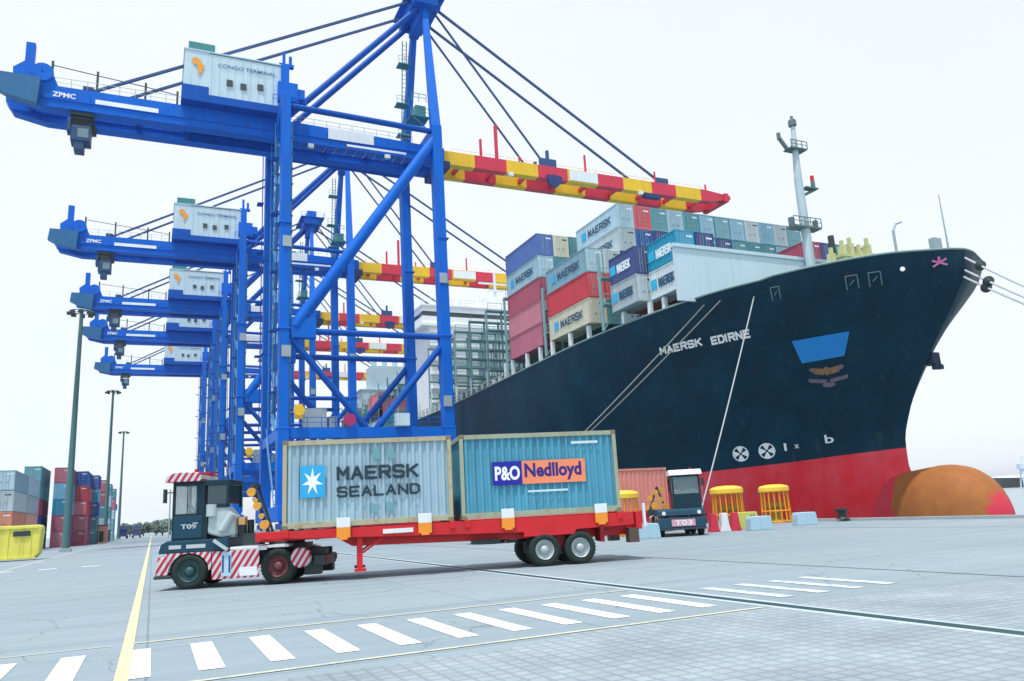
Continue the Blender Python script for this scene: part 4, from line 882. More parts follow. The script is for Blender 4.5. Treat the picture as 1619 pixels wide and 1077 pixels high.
# ---- two detailed containers on it
def big_container(x, w_, H, body, frame, label, loc, rz):
    o = empty('shipping_container', loc, rz, label, 'container', 'light blue containers on the red trailer'); W = 2.4; p = .12
    for nm, yy, nr, y_ in (('side_panel', .035, (0,-1,0), 0), ('side_panel', W-.035, (0,1,0), W)):
        g = MB(); corr(g, (p, yy, 0), (w_-p, yy, 0), .19, H-.15, nr, .232, .06); g.build(nm, body, o)
    g = MB(); corr(g, (.035, W-p, 0), (.035, p, 0), .19, H-.15, (-1,0,0), .25, .045); g.build('end_panel', body, o)
    g = MB(); g.box(w_-.06,.1,.19,w_-.02,W/2-.01,H-.15); g.build('door', body, o); g = MB(); g.box(w_-.06,W/2+.01,.19,w_-.02,W-.1,H-.15)
    d = g.build('door', body, o); q = MB()
    for y in (.4,.9,1.5,2.0): q.tube((w_+.0,y,.1),(w_+.0,y,H-.1),.02,8)
    for y in (.4,1.5): q.box(w_-.01,y,1.1,w_+.04,y+.4,1.16)
    q.build('locking_bar', GREY, d)
    MB().box(.06,.06,H-.06,w_-.06,W-.06,H-.02).build('roof_panel', body, o); MB().box(.06,.06,.1,w_-.06,W-.06,.16).build('floor', DARK, o)
    for xx in (0, w_-p):
        for yy in (0, W-p): MB().box(xx,yy,.118,xx+p,yy+p,H-.118).build('corner_post', frame, o, bevel=.01)
    for yy in (0, W-p):
        MB().box(p,yy+.005,.03,w_-p,yy+p-.02,.19).build('bottom_rail', frame, o, bevel=.006); MB().box(p,yy+.005,H-.15,w_-p,yy+p-.02,H-.01).build('top_rail', frame, o, bevel=.006)
    for xx in (0, w_-p):
        MB().box(xx+.005,p,.03,xx+p-.02,W-p,.19).build('bottom_rail', frame, o); MB().box(xx+.005,p,H-.15,xx+p-.02,W-p,H-.01).build('top_rail', frame, o)
    g = MB()
    for xx in (-.004, w_-.164):
        for yy in (-.004, W-.156):
            for z in (0, H-.118): g.box(xx,yy,z,xx+.168,yy+.16,z+.118)
    g.build('corner_casting', mat('casting rusty', (.22,.17,.10), .7, rust=.6), o, bevel=.008)
    return o
def cloc(x): return Vector((3.43+x*cos(ANG), 23.9+x*sin(ANG), 1.525))
FR1 = mat('frame faded ochre grey', (.42,.40,.27), .6, rust=.7, rustcol=(.30,.15,.06), streak=.3)
FR2 = mat('frame faded teal ochre', (.33,.38,.28), .6, rust=.7, rustcol=(.34,.18,.06), streak=.3)
B1 = mat('weathered pale blue steel', (.33,.49,.58), .5, var=.2, scale=.9, rust=.45, rustcol=(.25,.36,.34), streak=.5)
B2 = mat('weathered turquoise steel', (.075,.32,.46), .5, var=.26, scale=.9, rust=.45, rustcol=(.22,.36,.33), streak=.5)
k1 = big_container(0, 5.03, 2.6, B1, FR1, 'pale blue weathered container lettered MAERSK SEALAND, front one on the red trailer', cloc(0), ANG)
k2 = big_container(0, 5.12, 2.6, B2, FR2, 'turquoise weathered container lettered P&O Nedlloyd, rear one on the red trailer', cloc(5.29), ANG)
fx, fz = (1,0,0), (0,0,1); y_ = -.028+.03
NV_ = mat('navy black lettering', (.01,.035,.06), .6, rust=.25, rustcol=(.2,.3,.34))
block_text('MAERSK', 'lettering', (1.56, y_, 1.36), fx, fz, 2.44, .42, NV_, k1, .21, nrm=(0,-1,0))
block_text('SEALAND', 'lettering', (1.56, y_, .86), fx, fz, 2.48, .33, NV_, k1, .21, nrm=(0,-1,0))
em = MB().add([(.50,y_,.90),(1.22,y_,.90),(1.22,y_,1.84),(.50,y_,1.84)], [(0,1,2,3)]).build('star_emblem', mat('emblem sky blue', (.02,.38,.72), .5), k1)
st = [(.86+ (.33 if k%2==0 else .12)*.95*sin(2*pi*k/14), y_-.003, 1.37+(.42 if k%2==0 else .15)*cos(2*pi*k/14)) for k in range(14)]
MB().add([(.86,y_-.003,1.37)]+st, [(0,k+1,(k+1)%14+1) for k in range(14)]).build('star', mat('star white', (.85,.9,.92)), em)
for a, z0, z1 in ((2.62,1.95,2.32),(3.05,1.95,2.32),(2.55,.38,.62),(3.0,.38,.66)):
    MB().add([(a,y_,z0),(a+.22,y_,z0),(a+.22,y_,z1),(a,y_,z1)], [(0,1,2,3)]).build('paint_patch', mat('patch teal grey', (.14,.33,.38), .6), k1)
lp = MB().add([(1.0,y_,1.0),(1.95,y_,1.0),(1.95,y_,1.72),(1.0,y_,1.72)], [(0,1,2,3)]).build('logo_panel', mat('logo deep blue', (.01,.012,.33), .5), k2)
lq = MB().add([(1.95,y_,1.0),(4.02,y_,1.0),(4.02,y_,1.72),(1.95,y_,1.72)], [(0,1,2,3)]).build('logo_panel', mat('logo orange', (.85,.26,.13), .5), k2)
text('P&O', 'lettering', (1.08,y_-.004,1.14), fx, fz, .80, .44, mat('star white', (.85,.9,.92)), lp, .035)
text('Nedlloyd', 'lettering', (2.03,y_-.004,1.08), fx, fz, 1.86, .56, mat('logo dark purple blue', (.03,.015,.20), .5), lq, .035)
text('POCU 034 128', 'lettering', (2.1,y_,.74), fx, fz, 1.2, .12, WHITE, k2) if 0 else MB().add([(2.1,y_,.74),(3.4,y_,.74),(3.4,y_,.80),(2.1,y_,.80)], [(0,1,2,3)]).build('marking_band', mat('faint white marking', (.55,.72,.78)), k2)
MB().add([(3.6,y_,2.2),(4.5,y_,2.2),(4.5,y_,2.28),(3.6,y_,2.28)], [(0,1,2,3)]).build('marking_band', mat('faint white marking', (.55,.72,.78)), k2)

# ------------------------------------------------------------------ terminal tractor
def stripe_mat():
    mt = bpy.data.materials.new('red white hazard stripes'); mt.use_nodes = True; n = mt.node_tree.nodes; l = mt.node_tree.links; b = n['Principled BSDF']; b.inputs['Roughness'].default_value = .5
    tc = n.new('ShaderNodeTexCoord'); sx = n.new('ShaderNodeSeparateXYZ'); l.new(tc.outputs['Object'], sx.inputs[0])
    a = n.new('ShaderNodeMath'); a.operation = 'SUBTRACT'; l.new(sx.outputs['X'], a.inputs[0])
    z = n.new('ShaderNodeMath'); z.operation = 'MULTIPLY'; z.inputs[1].default_value = .62; l.new(sx.outputs['Z'], z.inputs[0]); l.new(z.outputs[0], a.inputs[1])
    m_ = n.new('ShaderNodeMath'); m_.operation = 'MULTIPLY'; m_.inputs[1].default_value = 5.2; l.new(a.outputs[0], m_.inputs[0])
    f_ = n.new('ShaderNodeMath'); f_.operation = 'FRACT'; l.new(m_.outputs[0], f_.inputs[0])
    g_ = n.new('ShaderNodeMath'); g_.operation = 'GREATER_THAN'; g_.inputs[1].default_value = .5; l.new(f_.outputs[0], g_.inputs[0])
    nz = n.new('ShaderNodeTexNoise'); nz.inputs['Scale'].default_value = 3; nz.inputs['Detail'].default_value = 8; l.new(tc.outputs['Object'], nz.inputs['Vector'])
    mx = n.new('ShaderNodeMix'); mx.data_type = 'RGBA'; mx.inputs[6].default_value = (.75,.78,.82,1); mx.inputs[7].default_value = (.62,.015,.07,1); l.new(g_.outputs[0], mx.inputs[0])
    m2 = n.new('ShaderNodeMix'); m2.data_type = 'RGBA'; m2.blend_type = 'MULTIPLY'; m2.inputs[0].default_value = .5; l.new(mx.outputs[2], m2.inputs[6]); l.new(nz.outputs[0], m2.inputs[7]); l.new(m2.outputs[2], b.inputs['Base Color'])
    return mt
STR = stripe_mat()
TB = mat('tractor dark teal paint', (.006,.035,.055), .45, spec=.2, var=.2, streak=.3)
TBL = mat('tractor navy teal paint', (.012,.06,.10), .5, spec=.2, streak=.3)
PALE = mat('tractor pale grey paint', (.42,.52,.54), .5, var=.2, scale=3, rust=.2)
def tractor(loc, rz, label, group, front=None):
    front = front or STR
    t = empty('terminal_tractor', loc, rz, label, 'terminal tractor', group)
    g = MB(); g.box(-.7,.55,.55,3.9,.75,.95); g.box(-.7,1.55,.55,3.9,1.75,.95)
    for x in (-.5,.9,1.9,3.7): g.box(x,.75,.6,x+.15,1.55,.9)
    g.build('chassis', DARK, t)
    g = MB(); g.prism([(-.92,.42),(-.55,.42),(-.55,.95),(-.86,.95)],0,2.4); g.build('bumper', front, t, bevel=.03)
    g = MB(); g.box(-.95,-.02,.33,-.45,2.42,.42); g.build('bumper_step', DARK, t, bevel=.02)
    for y in (-.0, 2.1):                                   # front fenders
        pr = [(-.93,.95),(-.93,1.03),(.52,1.03),(.62,.98)]+[(cos(a)*.62+.03, .5+sin(a)*.56) for a in [R(18+k*12.0) for k in range(13)]]
        MB().prism([(-.62,.52),(-.60,1.04),(.66,1.04),(.68,.52),(.60,.52)]+[(.03+cos(R(k))*.58,.5+sin(R(k))*.53) for k in range(10,171,16)]+[(-.56,.52)], y, y+.3).build('fender', STR, t)
    g = MB(); g.prism([(-.86,1.04),(-.80,1.30),(-.62,1.40),(1.15,1.40),(1.15,1.04)],.0,2.4); hd = g.build('hood', TBL, t, bevel=.03)
    text('T09', 'lettering', (-.35,-.006,1.12), fx, fz, .9, .14, WHITE, hd) if 0 else None
    # cab: lower box, pillars, glazing, roof
    g = MB(); g.box(-.52,.06,1.40,.42,1.5,2.12); g.box(-.52,.06,2.12,-.44,.14,3.08); g.box(.20,.06,2.12,.42,.14,3.08); g.box(-.52,1.42,2.12,-.44,1.5,3.08); g.box(.34,1.42,2.12,.42,1.5,3.08); g.box(-.52,.06,3.0,.42,1.5,3.1)
    g.box(.42,.06,2.30,1.12,.12,2.42); g.box(.42,.06,2.95,1.12,1.5,3.12); g.box(1.04,.06,2.3,1.12,.14,3.0); g.box(1.04,1.42,2.3,1.12,1.5,3.0); g.box(.42,.06,1.4,.5,1.5,2.3)
    cab_ = g.build('cab', TB, t, bevel=.02)
    MB().box(-.44,.085,2.14,.20,.105,3.0).build('side_window', GLASS, cab_); MB().box(-.50,.15,2.14,-.47,1.42,3.0).build('windscreen', GLASS, cab_)
    MB().box(.5,.085,2.42,1.04,.105,2.95).build('side_window', GLASSD, cab_); MB().box(1.05,.15,2.4,1.08,1.4,2.95).build('rear_window', GLASSD, cab_); MB().box(-.44,1.44,2.14,.34,1.46,3.0).build('side_window', GLASS, cab_)
    g = MB(); g.box(-.46,.045,1.46,.36,.06,2.10); g.box(.24,.02,1.95,.32,.045,1.99); g.build('door', TBL, cab_, bevel=.01)
    g = MB(); 
    for x_ in (-.45,.20): g.box(x_-.015,.06,2.12,x_+.015,.084,3.02)
    g.box(-.46,.06,2.98,.21,.084,3.02); g.box(-.46,.06,2.12,.21,.084,2.16); g.box(-.10,.07,2.12,-.08,.084,3.0); g.build('window_seal', RUBBER, cab_)
    MB().box(.10,.02,1.86,.26,.044,1.90).build('door_handle', GREY, cab_); MB().tube((-.56,-.02,1.5),(-.56,-.02,2.9),.018,6).build('grab_rail', GREY, cab_)
    MB().lathe((-.87,.3,1.18),(-1,0,0),[(0,.10),(.03,.10),(.04,.01)],12).build('headlight', WHITE, hd); MB().lathe((-.87,2.1,1.18),(-1,0,0),[(0,.10),(.03,.10),(.04,.01)],12).build('headlight', WHITE, hd)
    text('T09', 'lettering', (-.25,.04,1.72), fx, fz, .46, .14, mat('dim white lettering', (.45,.52,.56)), cab_, .03)
    [MB().box(a_,-.012,1.16,b2_,-.003,1.27).build('marking_band', mat('dim white lettering', (.45,.52,.56)), hd) for a_, b2_ in ((-.55,-.2),(-.05,.5))]
    0
    g = MB(); g.box(.0,.5,2.0,.3,1.0,2.5); g.box(.2,.5,2.4,.32,1.0,3.0); g.lathe((-.22,.75,2.3),(1,0,.6),[(0,.18),(.03,.2),(.06,.18)],16); g.build('seat', DARK, cab_)
    rf = MB().prism([(-.74,3.10),(-.66,3.30),(-.4,3.38),(.30,3.36),(.34,3.10)], -.06, 1.62).build('roof', STR if front is STR else WHITE, cab_, bevel=.02)
    MB().tube((.05,.4,3.38),(.05,.4,3.48),.07,12).box(-.1,.9,3.37,.5,1.1,3.42).build('beacon', mat('beacon dark red', (.3,.02,.03)), cab_)
    g = MB(); g.box(-.72,-.15,2.5,-.66,.02,2.9); g.tube((-.66,-.02,2.8),(-.5,.06,2.8),.02,6); g.build('mirror', DARK, cab_)
    # pale grey engine cover, air cleaner and exhaust
    g = MB(); g.prism([(.50,1.55),(.50,2.18),(.62,2.34),(1.05,2.32),(1.30,2.0),(1.32,1.48),(.9,1.42)], .10, .8); g.build('engine_cover', PALE, t, bevel=.06)
    g = MB(); g.tube((.62,.14,2.05),(.62,.14,2.40),.17,14); g.tube((.95,.05,1.62),(1.25,.05,2.1),.12,12); g.build('air_cleaner', PALE, t, True)
    g = MB(); g.tube((1.42,.5,1.4),(1.42,.5,2.0),.14,12); g.tube((1.6,.75,1.2),(1.6,.75,1.9),.1,10); g.box(1.5,.3,1.15,2.0,.9,1.5); g.build('exhaust', DARK, t, True)
    MB().box(1.36,.25,1.75,1.56,.55,1.98).build('filter_cap', mat('tan filter', (.55,.33,.14)), t, bevel=.02)
    MB().beam((.75,-.03,1.35),(1.15,-.03,1.06),.16,.08).build('step', PALE, t)
    g = MB(); g.box(1.2,.03,1.05,2.9,2.35,1.13); g.build('rear_deck', WHITE, t, bevel=.01)
    sk = MB(); sk.box(.70,-.01,.24,1.36,.04,1.03); sk.box(1.36,-.01,.24,2.06,.04,1.03); sk.build('side_skirt', STR, t, bevel=.01)
    npnl = MB().box(.98,-.03,.32,1.26,-.012,1.0).build('number_panel', mat('panel pale blue', (.42,.60,.74)), t)
    text('11', 'lettering', (1.0,-.034,.42), fx, fz, .24, .48, mat('number navy', (.02,.06,.2)), npnl, .02)
    MB().box(1.5,-.02,.30,2.0,-.011,.55).build('tank_panel', WHITE, t)
    wheel(.04, -.0, .51, .30, t, mat('tractor rim dark', (.03,.09,.10), .5)); wheel(.04, 2.05, .51, .30, t, mat('tractor rim dark', (.03,.09,.10), .5))
    for y in (.0,.31,1.80,2.11): wheel(2.6, y, .51, .28, t, mat('tractor rim red brown', (.14,.04,.05), .5))
    MB().tube((2.6,.55,.5),(2.6,1.85,.5),.13,12).build('axle', DARK, t); MB().tube((.04,.3,.5),(.04,2.1,.5),.08,10).build('axle', DARK, t)
    for y in (-.02, 2.1): MB().lathe((3.25,y,.72),(0,1,0),[(0,.001),(0,.27),(.06,.30),(.26,.30),(.3,.27),(.3,.001)],20).build('mudguard', STR, t, True)
    g = MB(); g.lathe((2.6,1.2,1.14),(0,0,1),[(0,.001),(0,.55),(.1,.52),(.1,.001)],20); g.box(2.1,.7,.95,3.3,1.7,1.13); g.build('fifth_wheel', DARK, t)
    g = MB(); g.box(3.6,.2,.45,3.95,2.2,.75); g.box(3.3,.3,.2,3.8,.6,.6); g.box(3.3,1.8,.2,3.9,2.2,.6); g.build('rear_bumper', DARK, t, bevel=.02)
    for y in (.35,2.0): MB().box(3.95,y,.55,3.98,y+.18,.7).build('tail_lamp', mat('lamp red', (.6,.02,.02)), t)
    # hose boom with coiled brake lines
    g = MB(); g.beam((1.75,.35,2.95),(2.35,.35,1.13),.09,.09); g.beam((1.75,.9,2.95),(2.35,.9,1.13),.07,.07); g.box(1.66,.3,2.86,1.84,.95,2.96); hb = g.build('hose_boom', DARK, t)
    g = MB()
    for k, (x, z, rr) in enumerate(((1.74,2.70,.13),(1.92,2.28,.12),(1.86,2.44,.07),(2.14,1.72,.14),(2.05,1.98,.08))):
        g.lathe((x,.18,z),(0,1,0),[(0,.01),(0,rr),(.14,rr),(.14,.01)],14)
    g.build('hose_coil', mat('coil orange yellow', (.68,.36,.05), .5, var=.3, scale=8), hb, True)
    g = MB(); pr = None
    for k in range(40):
        a = k*.9; s_ = k/40; q = Vector((1.78+.62*s_+cos(a)*.06, .25+sin(a)*.06, 2.6-1.3*s_))
        if pr: g.tube(pr, q, .014, 5)
        pr = q
    g.build('brake_hose', mat('hose blue', (.03,.05,.18)), hb)
    return t
tractor((0.97, 25.35, 0), R(-21), 'dark teal terminal tractor with red white striped skirts pulling the red trailer', 'terminal tractors')

# ------------------------------------------------------------------ second truck, facing the camera near the ship
t2 = tractor((26.2, 33.8, 0), R(62), 'second terminal tractor facing the camera beside the yellow cages', 'terminal tractors', TBL)
pl_ = MB().box(-.955,.55,.52,-.93,1.75,.86).build('front_plate', mat('plate faded pink', (.62,.33,.42)), t2)
text('T03', 'lettering', (-.96,1.6,.56), (0,-1,0), UP, .9, .26, WHITE, pl_, .02)
g = MB()
for k, (y, z, rr) in enumerate(((1.75,1.55,.18),(2.0,1.9,.16),(2.3,1.6,.2),(2.2,2.3,.15),(1.8,2.4,.13),(2.5,2.0,.14),(2.6,1.45,.16))): g.lathe((.9+.05*k,y,z),(1,0,0),[(0,.01),(0,rr),(.14,rr),(.14,.01)],12)
g.build('hose_coil', mat('coil orange yellow', (.68,.36,.05)), t2, True)
g = MB(); g.box(1.0,1.6,1.1,1.5,2.7,1.4); g.beam((1.2,1.7,1.3),(1.2,2.1,2.6),.1,.1); g.beam((1.2,2.6,1.3),(1.2,2.1,2.6),.1,.1); g.build('hose_frame', DARK, t2)
tr2 = empty('chassis_trailer', (16.2, 41.2, 0), R(-3), 'red trailer with a salmon pink container behind the second tractor', 'trailer')
g = MB(); g.box(0,.5,.95,13.2,.7,1.3); g.box(0,1.6,.95,13.2,1.8,1.3); g.box(0,0,1.1,13.2,.12,1.3)
for k in range(8): g.box(.2+1.8*k,.1,1.12,.35+1.8*k,2.4,1.28)
g.build('frame', TR, tr2)
for x in (1.2, 2.4):
    for y in (.0, 1.95): wheel(x, y, .5, .5, tr2, RIM)
g = MB(); g.box(10.2,.3,.2,10.35,.45,1.0); g.box(10.2,1.9,.2,10.35,2.05,1.0); g.build('landing_leg', TR, tr2)
KIND['truck40'] = (12.6, 2.4, 2.58, .3)
o = put('truck40', 'salmon', 16.3+12.8*cos(R(-3)), 41.35+12.8*sin(R(-3)), 1.32, 'salmon pink container on the trailer of the second tractor', 'x', R(87)); del o['group']

# ------------------------------------------------------------------ quay furniture
CY = mat('cage yellow paint', (.80,.34,.01), .5, var=.15, rust=.2)
def cage(loc, label):
    t = empty('bollard_cage', loc, 0, label, 'cage', 'yellow round cages on the quay edge')
    MB().lathe((0,0,2.05), (0,0,1), [(0,.1),(0,.92),(.06,1.02),(.30,1.02),(.42,.88),(.5,.5),(.52,.01)], 24).build('cap', mat('cage top yellow', (.85,.55,.06), .5), t, True)
    for k in range(16):
        a = 2*pi*k/16; MB().tube((cos(a)*.95, sin(a)*.95, 0.02), (cos(a)*.88, sin(a)*.88, 2.05), .042, 6).build('bar', CY, t)
    for z in (.1,.8): 
        g = MB(); pts = [(cos(2*pi*k/24)*.93, sin(2*pi*k/24)*.93, z) for k in range(25)]; g.path(pts, .05, 6); g.build('hoop', CY, t)
    MB().lathe((0,0,0), (0,0,1), [(0,.55),(.2,.42),(.9,.38),(1.1,.6),(1.35,.6),(1.4,.01)], 20).build('bollard', mat('bollard yellow brown', (.35,.22,.03)), t, True)
    return t
cg = cage((32.4, 39.2, 0), 'yellow round barred cage right next to the second tractor, left one of the clear pair')
c = copy_tree(cg); c.location = (38.7, 41.9, 0); c['label'] = 'yellow round barred cage in front of the red hull, right one of the clear pair'
c = copy_tree(cg); c.location = (24.6, 39.0, 0); c['label'] = 'yellow cage seen just behind the rear end of the red trailer'
BL = mat('pale blue concrete block', (.36,.55,.66), .7, rust=.3, rustcol=(.25,.33,.36))
def block(loc, rz, label):
    g = MB(); g.prism([(0,0),(1.25,0),(1.2,.6),(1.15,.74),(.1,.74),(.05,.6)], 0, .8); g.box(.58,-.02,.05,.66,.82,.75)
    o = g.build('concrete_block', BL, None, bevel=.03); o.location = loc; o.rotation_euler = (0,0,rz)
    q = MB(); 
    for x in (.35, .9): q.path([(x-.1,.4,.72),(x-.1,.4,.82),(x+.1,.4,.82),(x+.1,.4,.72)], .02, 6)
    q.build('lifting_eye', DARK, o)
    return tag(o, label, 'block', 'pale blue blocks on the quay')
bk = block((29.4, 33.9, 0), R(-20), 'pale blue block in front of the right yellow cage')
for lc, rz, lb in (((34.4, 35.6, 0), R(-20), 'pale blue block standing alone right of the cages'), ((22.2, 34.0, 0), R(-16), 'pale blue block between the trailer end and the second tractor')):
    c = copy_tree(bk); c.location = lc; c.rotation_euler = (0,0,rz); c['label'] = lb
g = MB(); g.lathe((39.5, 37.0, .14), (0,0,1), [(0,.42),(.12,.30),(.4,.26),(.5,.42),(.62,.42),(.66,.01)], 18)
o = g.build('mooring_bollard', mat('bollard black', (.02,.03,.035), .5), None, True); tag(o, 'small black bollard on the quay edge before the red hull', 'bollard', 'black mooring bollards')
for k, Y in enumerate((51.0, 93.0, 8.0)):
    c = o.copy(); C.objects.link(c); c.location = (0, Y-37.0, 0); c['label'] = ['black bollard holding the single steep mooring rope','black bollard far down the quay holding the rope pair','black bollard nearest the camera holding the bow lines'][k]
# small red and white barrier by the second tractor
o = empty('traffic_barrier', (28.0, 35.6, 0), R(-20), 'red and white barrier between the second tractor and the left cage', 'barrier')
for k in range(3): MB().prism([(.62*k,0),(.6+.62*k,0),(.52+.62*k,.3),(.45+.62*k,1.0),(.15+.62*k,1.0),(.08+.62*k,.3)], 0, .45).build('segment', [RED, WHITE, RED][k], o, bevel=.02)
g = MB(); g.prism([(0,0),(1.5,0),(1.4,.95),(.1,.95)], 0, .7); o = g.build('dock_block', mat('lime yellow block', (.50,.55,.12), .6, rust=.3), None, bevel=.03); o.location = (30.6, 36.6, 0); o.rotation_euler = (0,0,R(-20)); tag(o, 'lime yellow block at the foot of the left cage', 'block')

# mooring ropes
def rope(a, b_, sag, rad, label, mt, group, guard=None):
    a = Vector(a); b_ = Vector(b_); pts = [a.lerp(b_, k/24)-Vector((0,0,sag*4*(k/24)*(1-k/24))) for k in range(25)]
    o = MB().path(pts, rad, 6).build('mooring_rope', mt, None); tag(o, label, 'rope', group)
    if guard:
        p = a.lerp(b_, guard)-Vector((0,0,sag*4*guard*(1-guard))); d = (b_-a).normalized()
        q = MB().lathe(p, d, [(0,.05),(.02,.42),(.12,.42),(.4,.12),(.42,.02)], 16).build('rat_guard', DARK, None)
        tag(q, 'dark round rat guard on '+label, 'rat guard', 'rat guards on the bow lines')
RP = mat('tan rope', (.42,.40,.34), .8); RP2 = mat('pale rope', (.48,.52,.54), .8)
s1 = wrap(on(-13.4, 19.4), .1); s2 = wrap(on(-11.8, 19.4), .1); s3 = wrap(on(-8.75, 19.1), .1)
rope(s1, (39.4, 92.8, .9), .5, .055, 'left rope of the pair running aft from the hull top', RP, 'mooring ropes')
rope(s2, (39.4, 93.2, .9), .6, .055, 'right rope of the pair running aft from the hull top', RP, 'mooring ropes')
rope(s3, (39.4, 51.0, .9), .2, .055, 'single steep pale rope down to the quay before the hull', RP2, 'mooring ropes')
LN = mat('bow line grey', (.46,.50,.52), .8)
rope((59.4, 39.2, 19.9), (39.6, 8.3, .7), .8, .085, 'topmost of the three bow lines', LN, 'bow lines', .06)
rope((59.4, 39.4, 18.9), (39.5, 8.0, .7), .8, .085, 'middle one of the three bow lines', LN, 'bow lines', .09)
rope((59.4, 39.6, 18.4), (39.4, 7.7, .7), .9, .085, 'lowest of the three bow lines', LN, 'bow lines', .085)

# yard lamp masts
def lamp(x, y, h, label, r0):
    t = empty('lamp_mast', (x, y, 0), 0, label, 'lamp mast', 'tall lighting masts in the yard')
    MB().tube((0,0,0),(0,0,h),r0,12,r0*.5).build('pole', mat('mast teal grey', (.06,.16,.17), .5), t, True)
    MB().box(-.6,-.6,0,.6,.6,.35).build('base', GREY, t, bevel=.03)
    g = MB(); g.path([(cos(2*pi*k/16)*1.2, sin(2*pi*k/16)*1.2, h-.3) for k in range(17)], .09, 6)
    for k in range(4): a = pi*k/2; g.tube((0,0,h-.3),(cos(a)*1.2,sin(a)*1.2,h-.3),.06,6)
    g.build('head_ring', GREY, t)
    for k in range(8): a = 2*pi*k/8; MB().box(cos(a)*1.3-.28,sin(a)*1.3-.22,h-.75,cos(a)*1.3+.28,sin(a)*1.3+.22,h-.4).build('floodlight', DARK, t)
    return t
lamp(-9.0, 105, 28.8, 'tallest looking lighting mast rising left of the cranes', .42)
lamp(-9.0, 187, 32.2, 'middle lighting mast of the three, with its round head clear of the cranes', .42)
lamp(-9.0, 259, 31.6, 'farthest and shortest looking lighting mast', .42)

# distant vehicles, gantry and trees by the road
def far_truck(x, y, col, label):
    t = empty('parked_truck', (x, y, 0), 0, label, 'truck', 'trucks far down the road')
    MB().box(0,0,1.2,2.5,8,3.9).build('cargo_body', CM[col], t, bevel=.05); MB().box(.1,-2.4,.7,2.4,-.2,3.1).build('cab', CM[col], t, bevel=.1)
    MB().box(.2,-2.43,1.9,2.3,-2.4,2.8).build('windscreen', GLASSD, t)
    for yy in (-1.4, 5.5, 6.8):
        for xx in (0, 2.1): MB().lathe((xx, yy, .5), (1,0,0), [(0,.01),(0,.5),(.4,.5),(.4,.01)], 14).build('wheel', RUBBER, t)
for k, (x, y, c_) in enumerate(((-13.2, 268, 'blue'), (-9.5, 275, 'navy'), (-6.0, 290, 'navy'), (-17, 258, 'teal'))):
    far_truck(x, y, c_, ['mid blue truck below the farthest lamp mast','navy truck left of the last dark truck','rightmost navy truck at the road end','teal truck half hidden by the yard stacks'][k])
y_g = empty('yard_gantry', (-19, 240, 0), 0, 'small blue yard gantry frame behind the lamp masts', 'gantry')
for x in (0, 8):
    for y in (0, 6): MB().box(x,y,0,x+.8,y+.8,8.0).build('leg', BLUE, y_g)
MB().box(-1,0,8,9.8,1,9.6).build('beam', BLUE, y_g); MB().box(-1,5.8,8,9.8,6.8,9.6).build('beam', BLUE, y_g)
LEAF = mat('hazed foliage green', (.17,.24,.20), .8, var=.45, scale=2); BARK = mat('bark', (.10,.07,.05), .9)  # leaf colour lightened and greyed to carry the distance haze
def tree(x, y, h, label, seed):
    rn = random.Random(seed); t = empty('tree', (x, y, 0), 0, label, 'tree', 'trees at the far end of the road')
    g = MB(); g.tube((0,0,0),(0,0,h*.5),.3,8,.18)
    cl = [(rn.uniform(-1,1)*h*.55, rn.uniform(-1,1)*h*.4, h*(.3+rn.random()*.55)) for _ in range(24)]
    for c_ in cl[:8]: g.tube((0,0,h*.4), c_, .12, 5, .04)
    g.build('trunk', BARK, t)
    q = MB()
    for c_ in cl:
        for _ in range(90):
            d = Vector((rn.gauss(0,1), rn.gauss(0,1), rn.gauss(0,.8))); d = d.normalized()*h*.16*rn.random()**.4; p = Vector(c_)+d
            a = Vector((rn.uniform(-1,1),rn.uniform(-1,1),rn.uniform(-1,1))).normalized(); b2 = a.orthogonal().normalized()*.32; a = a*.32
            q.add([p-a-b2, p+a-b2, p+a+b2, p-a+b2], [(0,1,2,3)])
    q.build('crown', LEAF, t)
tl = ['left tree of the far row just right of the last truck','second tree of the far row','middle tree of the far row','fourth tree of the far row, left of the tractor cab','right tree of the far row, partly behind the tractor cab','small tree in front of the far row']
for k, (x, y, h) in enumerate(((-3.5, 380, 6), (1.5, 385, 6.6), (7, 375, 7.4), (-9, 395, 6), (12, 380, 7.4), (3.5, 330, 4.6))): tree(x, y, h, tl[k], 50+k)
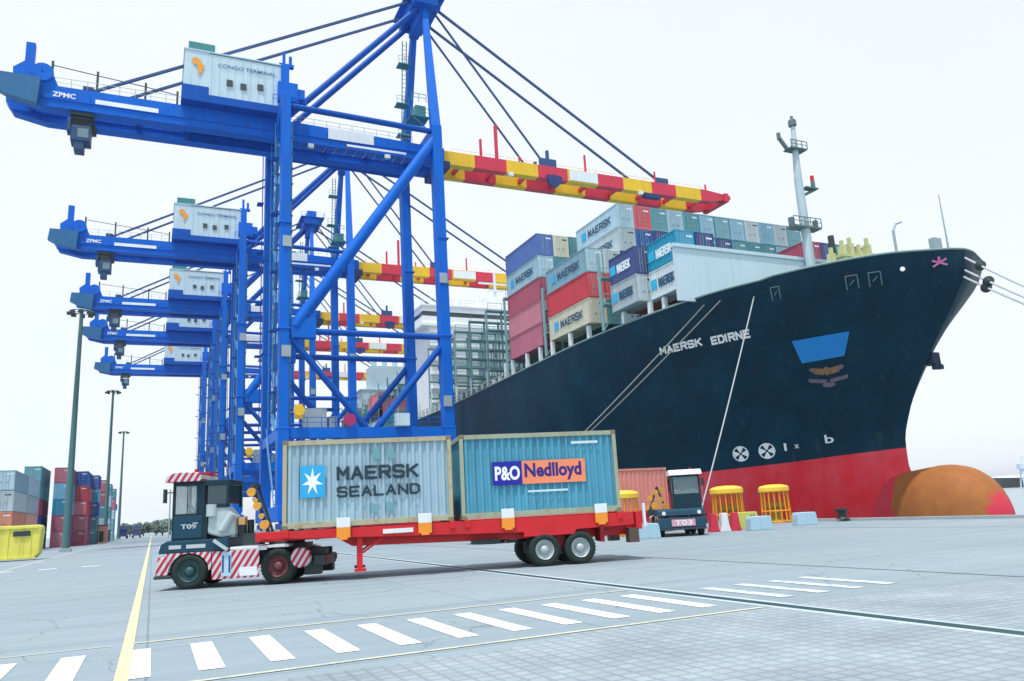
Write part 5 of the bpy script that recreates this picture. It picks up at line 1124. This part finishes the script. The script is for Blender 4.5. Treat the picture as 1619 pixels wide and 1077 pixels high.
# far shore silhouettes over the water
FS = mat('far shore haze blue', (.62,.74,.84), .8)  # distance haze worked into this pale blue, raised for the shaded near faces
def shore():
    t = empty('harbour_quay_far', (0,0,0), 0, 'hazy far shore with low sheds across the water at the right edge', 'far shore')
    return t
vs = []; g = MB(); rn = random.Random(3)
hills = MB(); k_ = 26
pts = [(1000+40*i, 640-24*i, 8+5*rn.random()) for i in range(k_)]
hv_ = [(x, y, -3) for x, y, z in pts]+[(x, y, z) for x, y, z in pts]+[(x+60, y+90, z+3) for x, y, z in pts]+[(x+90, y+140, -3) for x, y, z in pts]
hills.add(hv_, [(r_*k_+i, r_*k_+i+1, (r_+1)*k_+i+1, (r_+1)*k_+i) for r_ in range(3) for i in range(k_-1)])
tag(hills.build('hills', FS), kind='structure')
def farcrane(x, y, h, label):
    t = empty('harbour_crane', (x, y, 0), R(-30), label, 'harbour crane', 'cranes on the far shore')
    g = MB()
    for a in (-4, 4):
        for b2 in (-4, 4): g.beam((a, b2, -2.5), (a*.5, b2*.5, h*.55), 1.2, 1.2)
    g.build('tower', FS, t); MB().box(-5,-4,h*.55,6,4,h*.72).build('machine_house', FS, t); MB().beam((0,0,h*.6),(10,0,h),1.4,1.6).beam((0,0,h*.95),(10,0,h),.7,.7).beam((0,0,h*.6),(0,0,h*.95),1.2,1.2).build('jib', FS, t)
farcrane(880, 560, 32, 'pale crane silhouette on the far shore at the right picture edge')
def shed(x, y, w_, d_, h, label):
    t = empty('harbour_shed', (x, y, 0), R(-35), label, 'shed', 'sheds on the far shore'); MB().box(0,0,-2.5,w_,d_,h).build('wall', FS, t); MB().prism([(-1,h),(w_/2,h+4),(w_+1,h)],-1,d_+1).build('roof', FS, t)
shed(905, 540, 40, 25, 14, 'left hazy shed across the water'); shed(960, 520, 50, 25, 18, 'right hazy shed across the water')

# ------------------------------------------------------------------ air
hz = bpy.data.materials.new('harbour haze'); hz.use_nodes = True; n = hz.node_tree.nodes; n.remove(n['Principled BSDF'])
pv = n.new('ShaderNodeVolumePrincipled'); pv.inputs['Color'].default_value = (.86, .93, 1, 1); pv.inputs['Density'].default_value = .00013; pv.inputs['Anisotropy'].default_value = .2
hz.node_tree.links.new(pv.outputs[0], n['Material Output'].inputs['Volume'])
tag(MB().box(-720, -3050, -9.5, 6050, 6050, 85).build('haze', hz), kind='stuff')
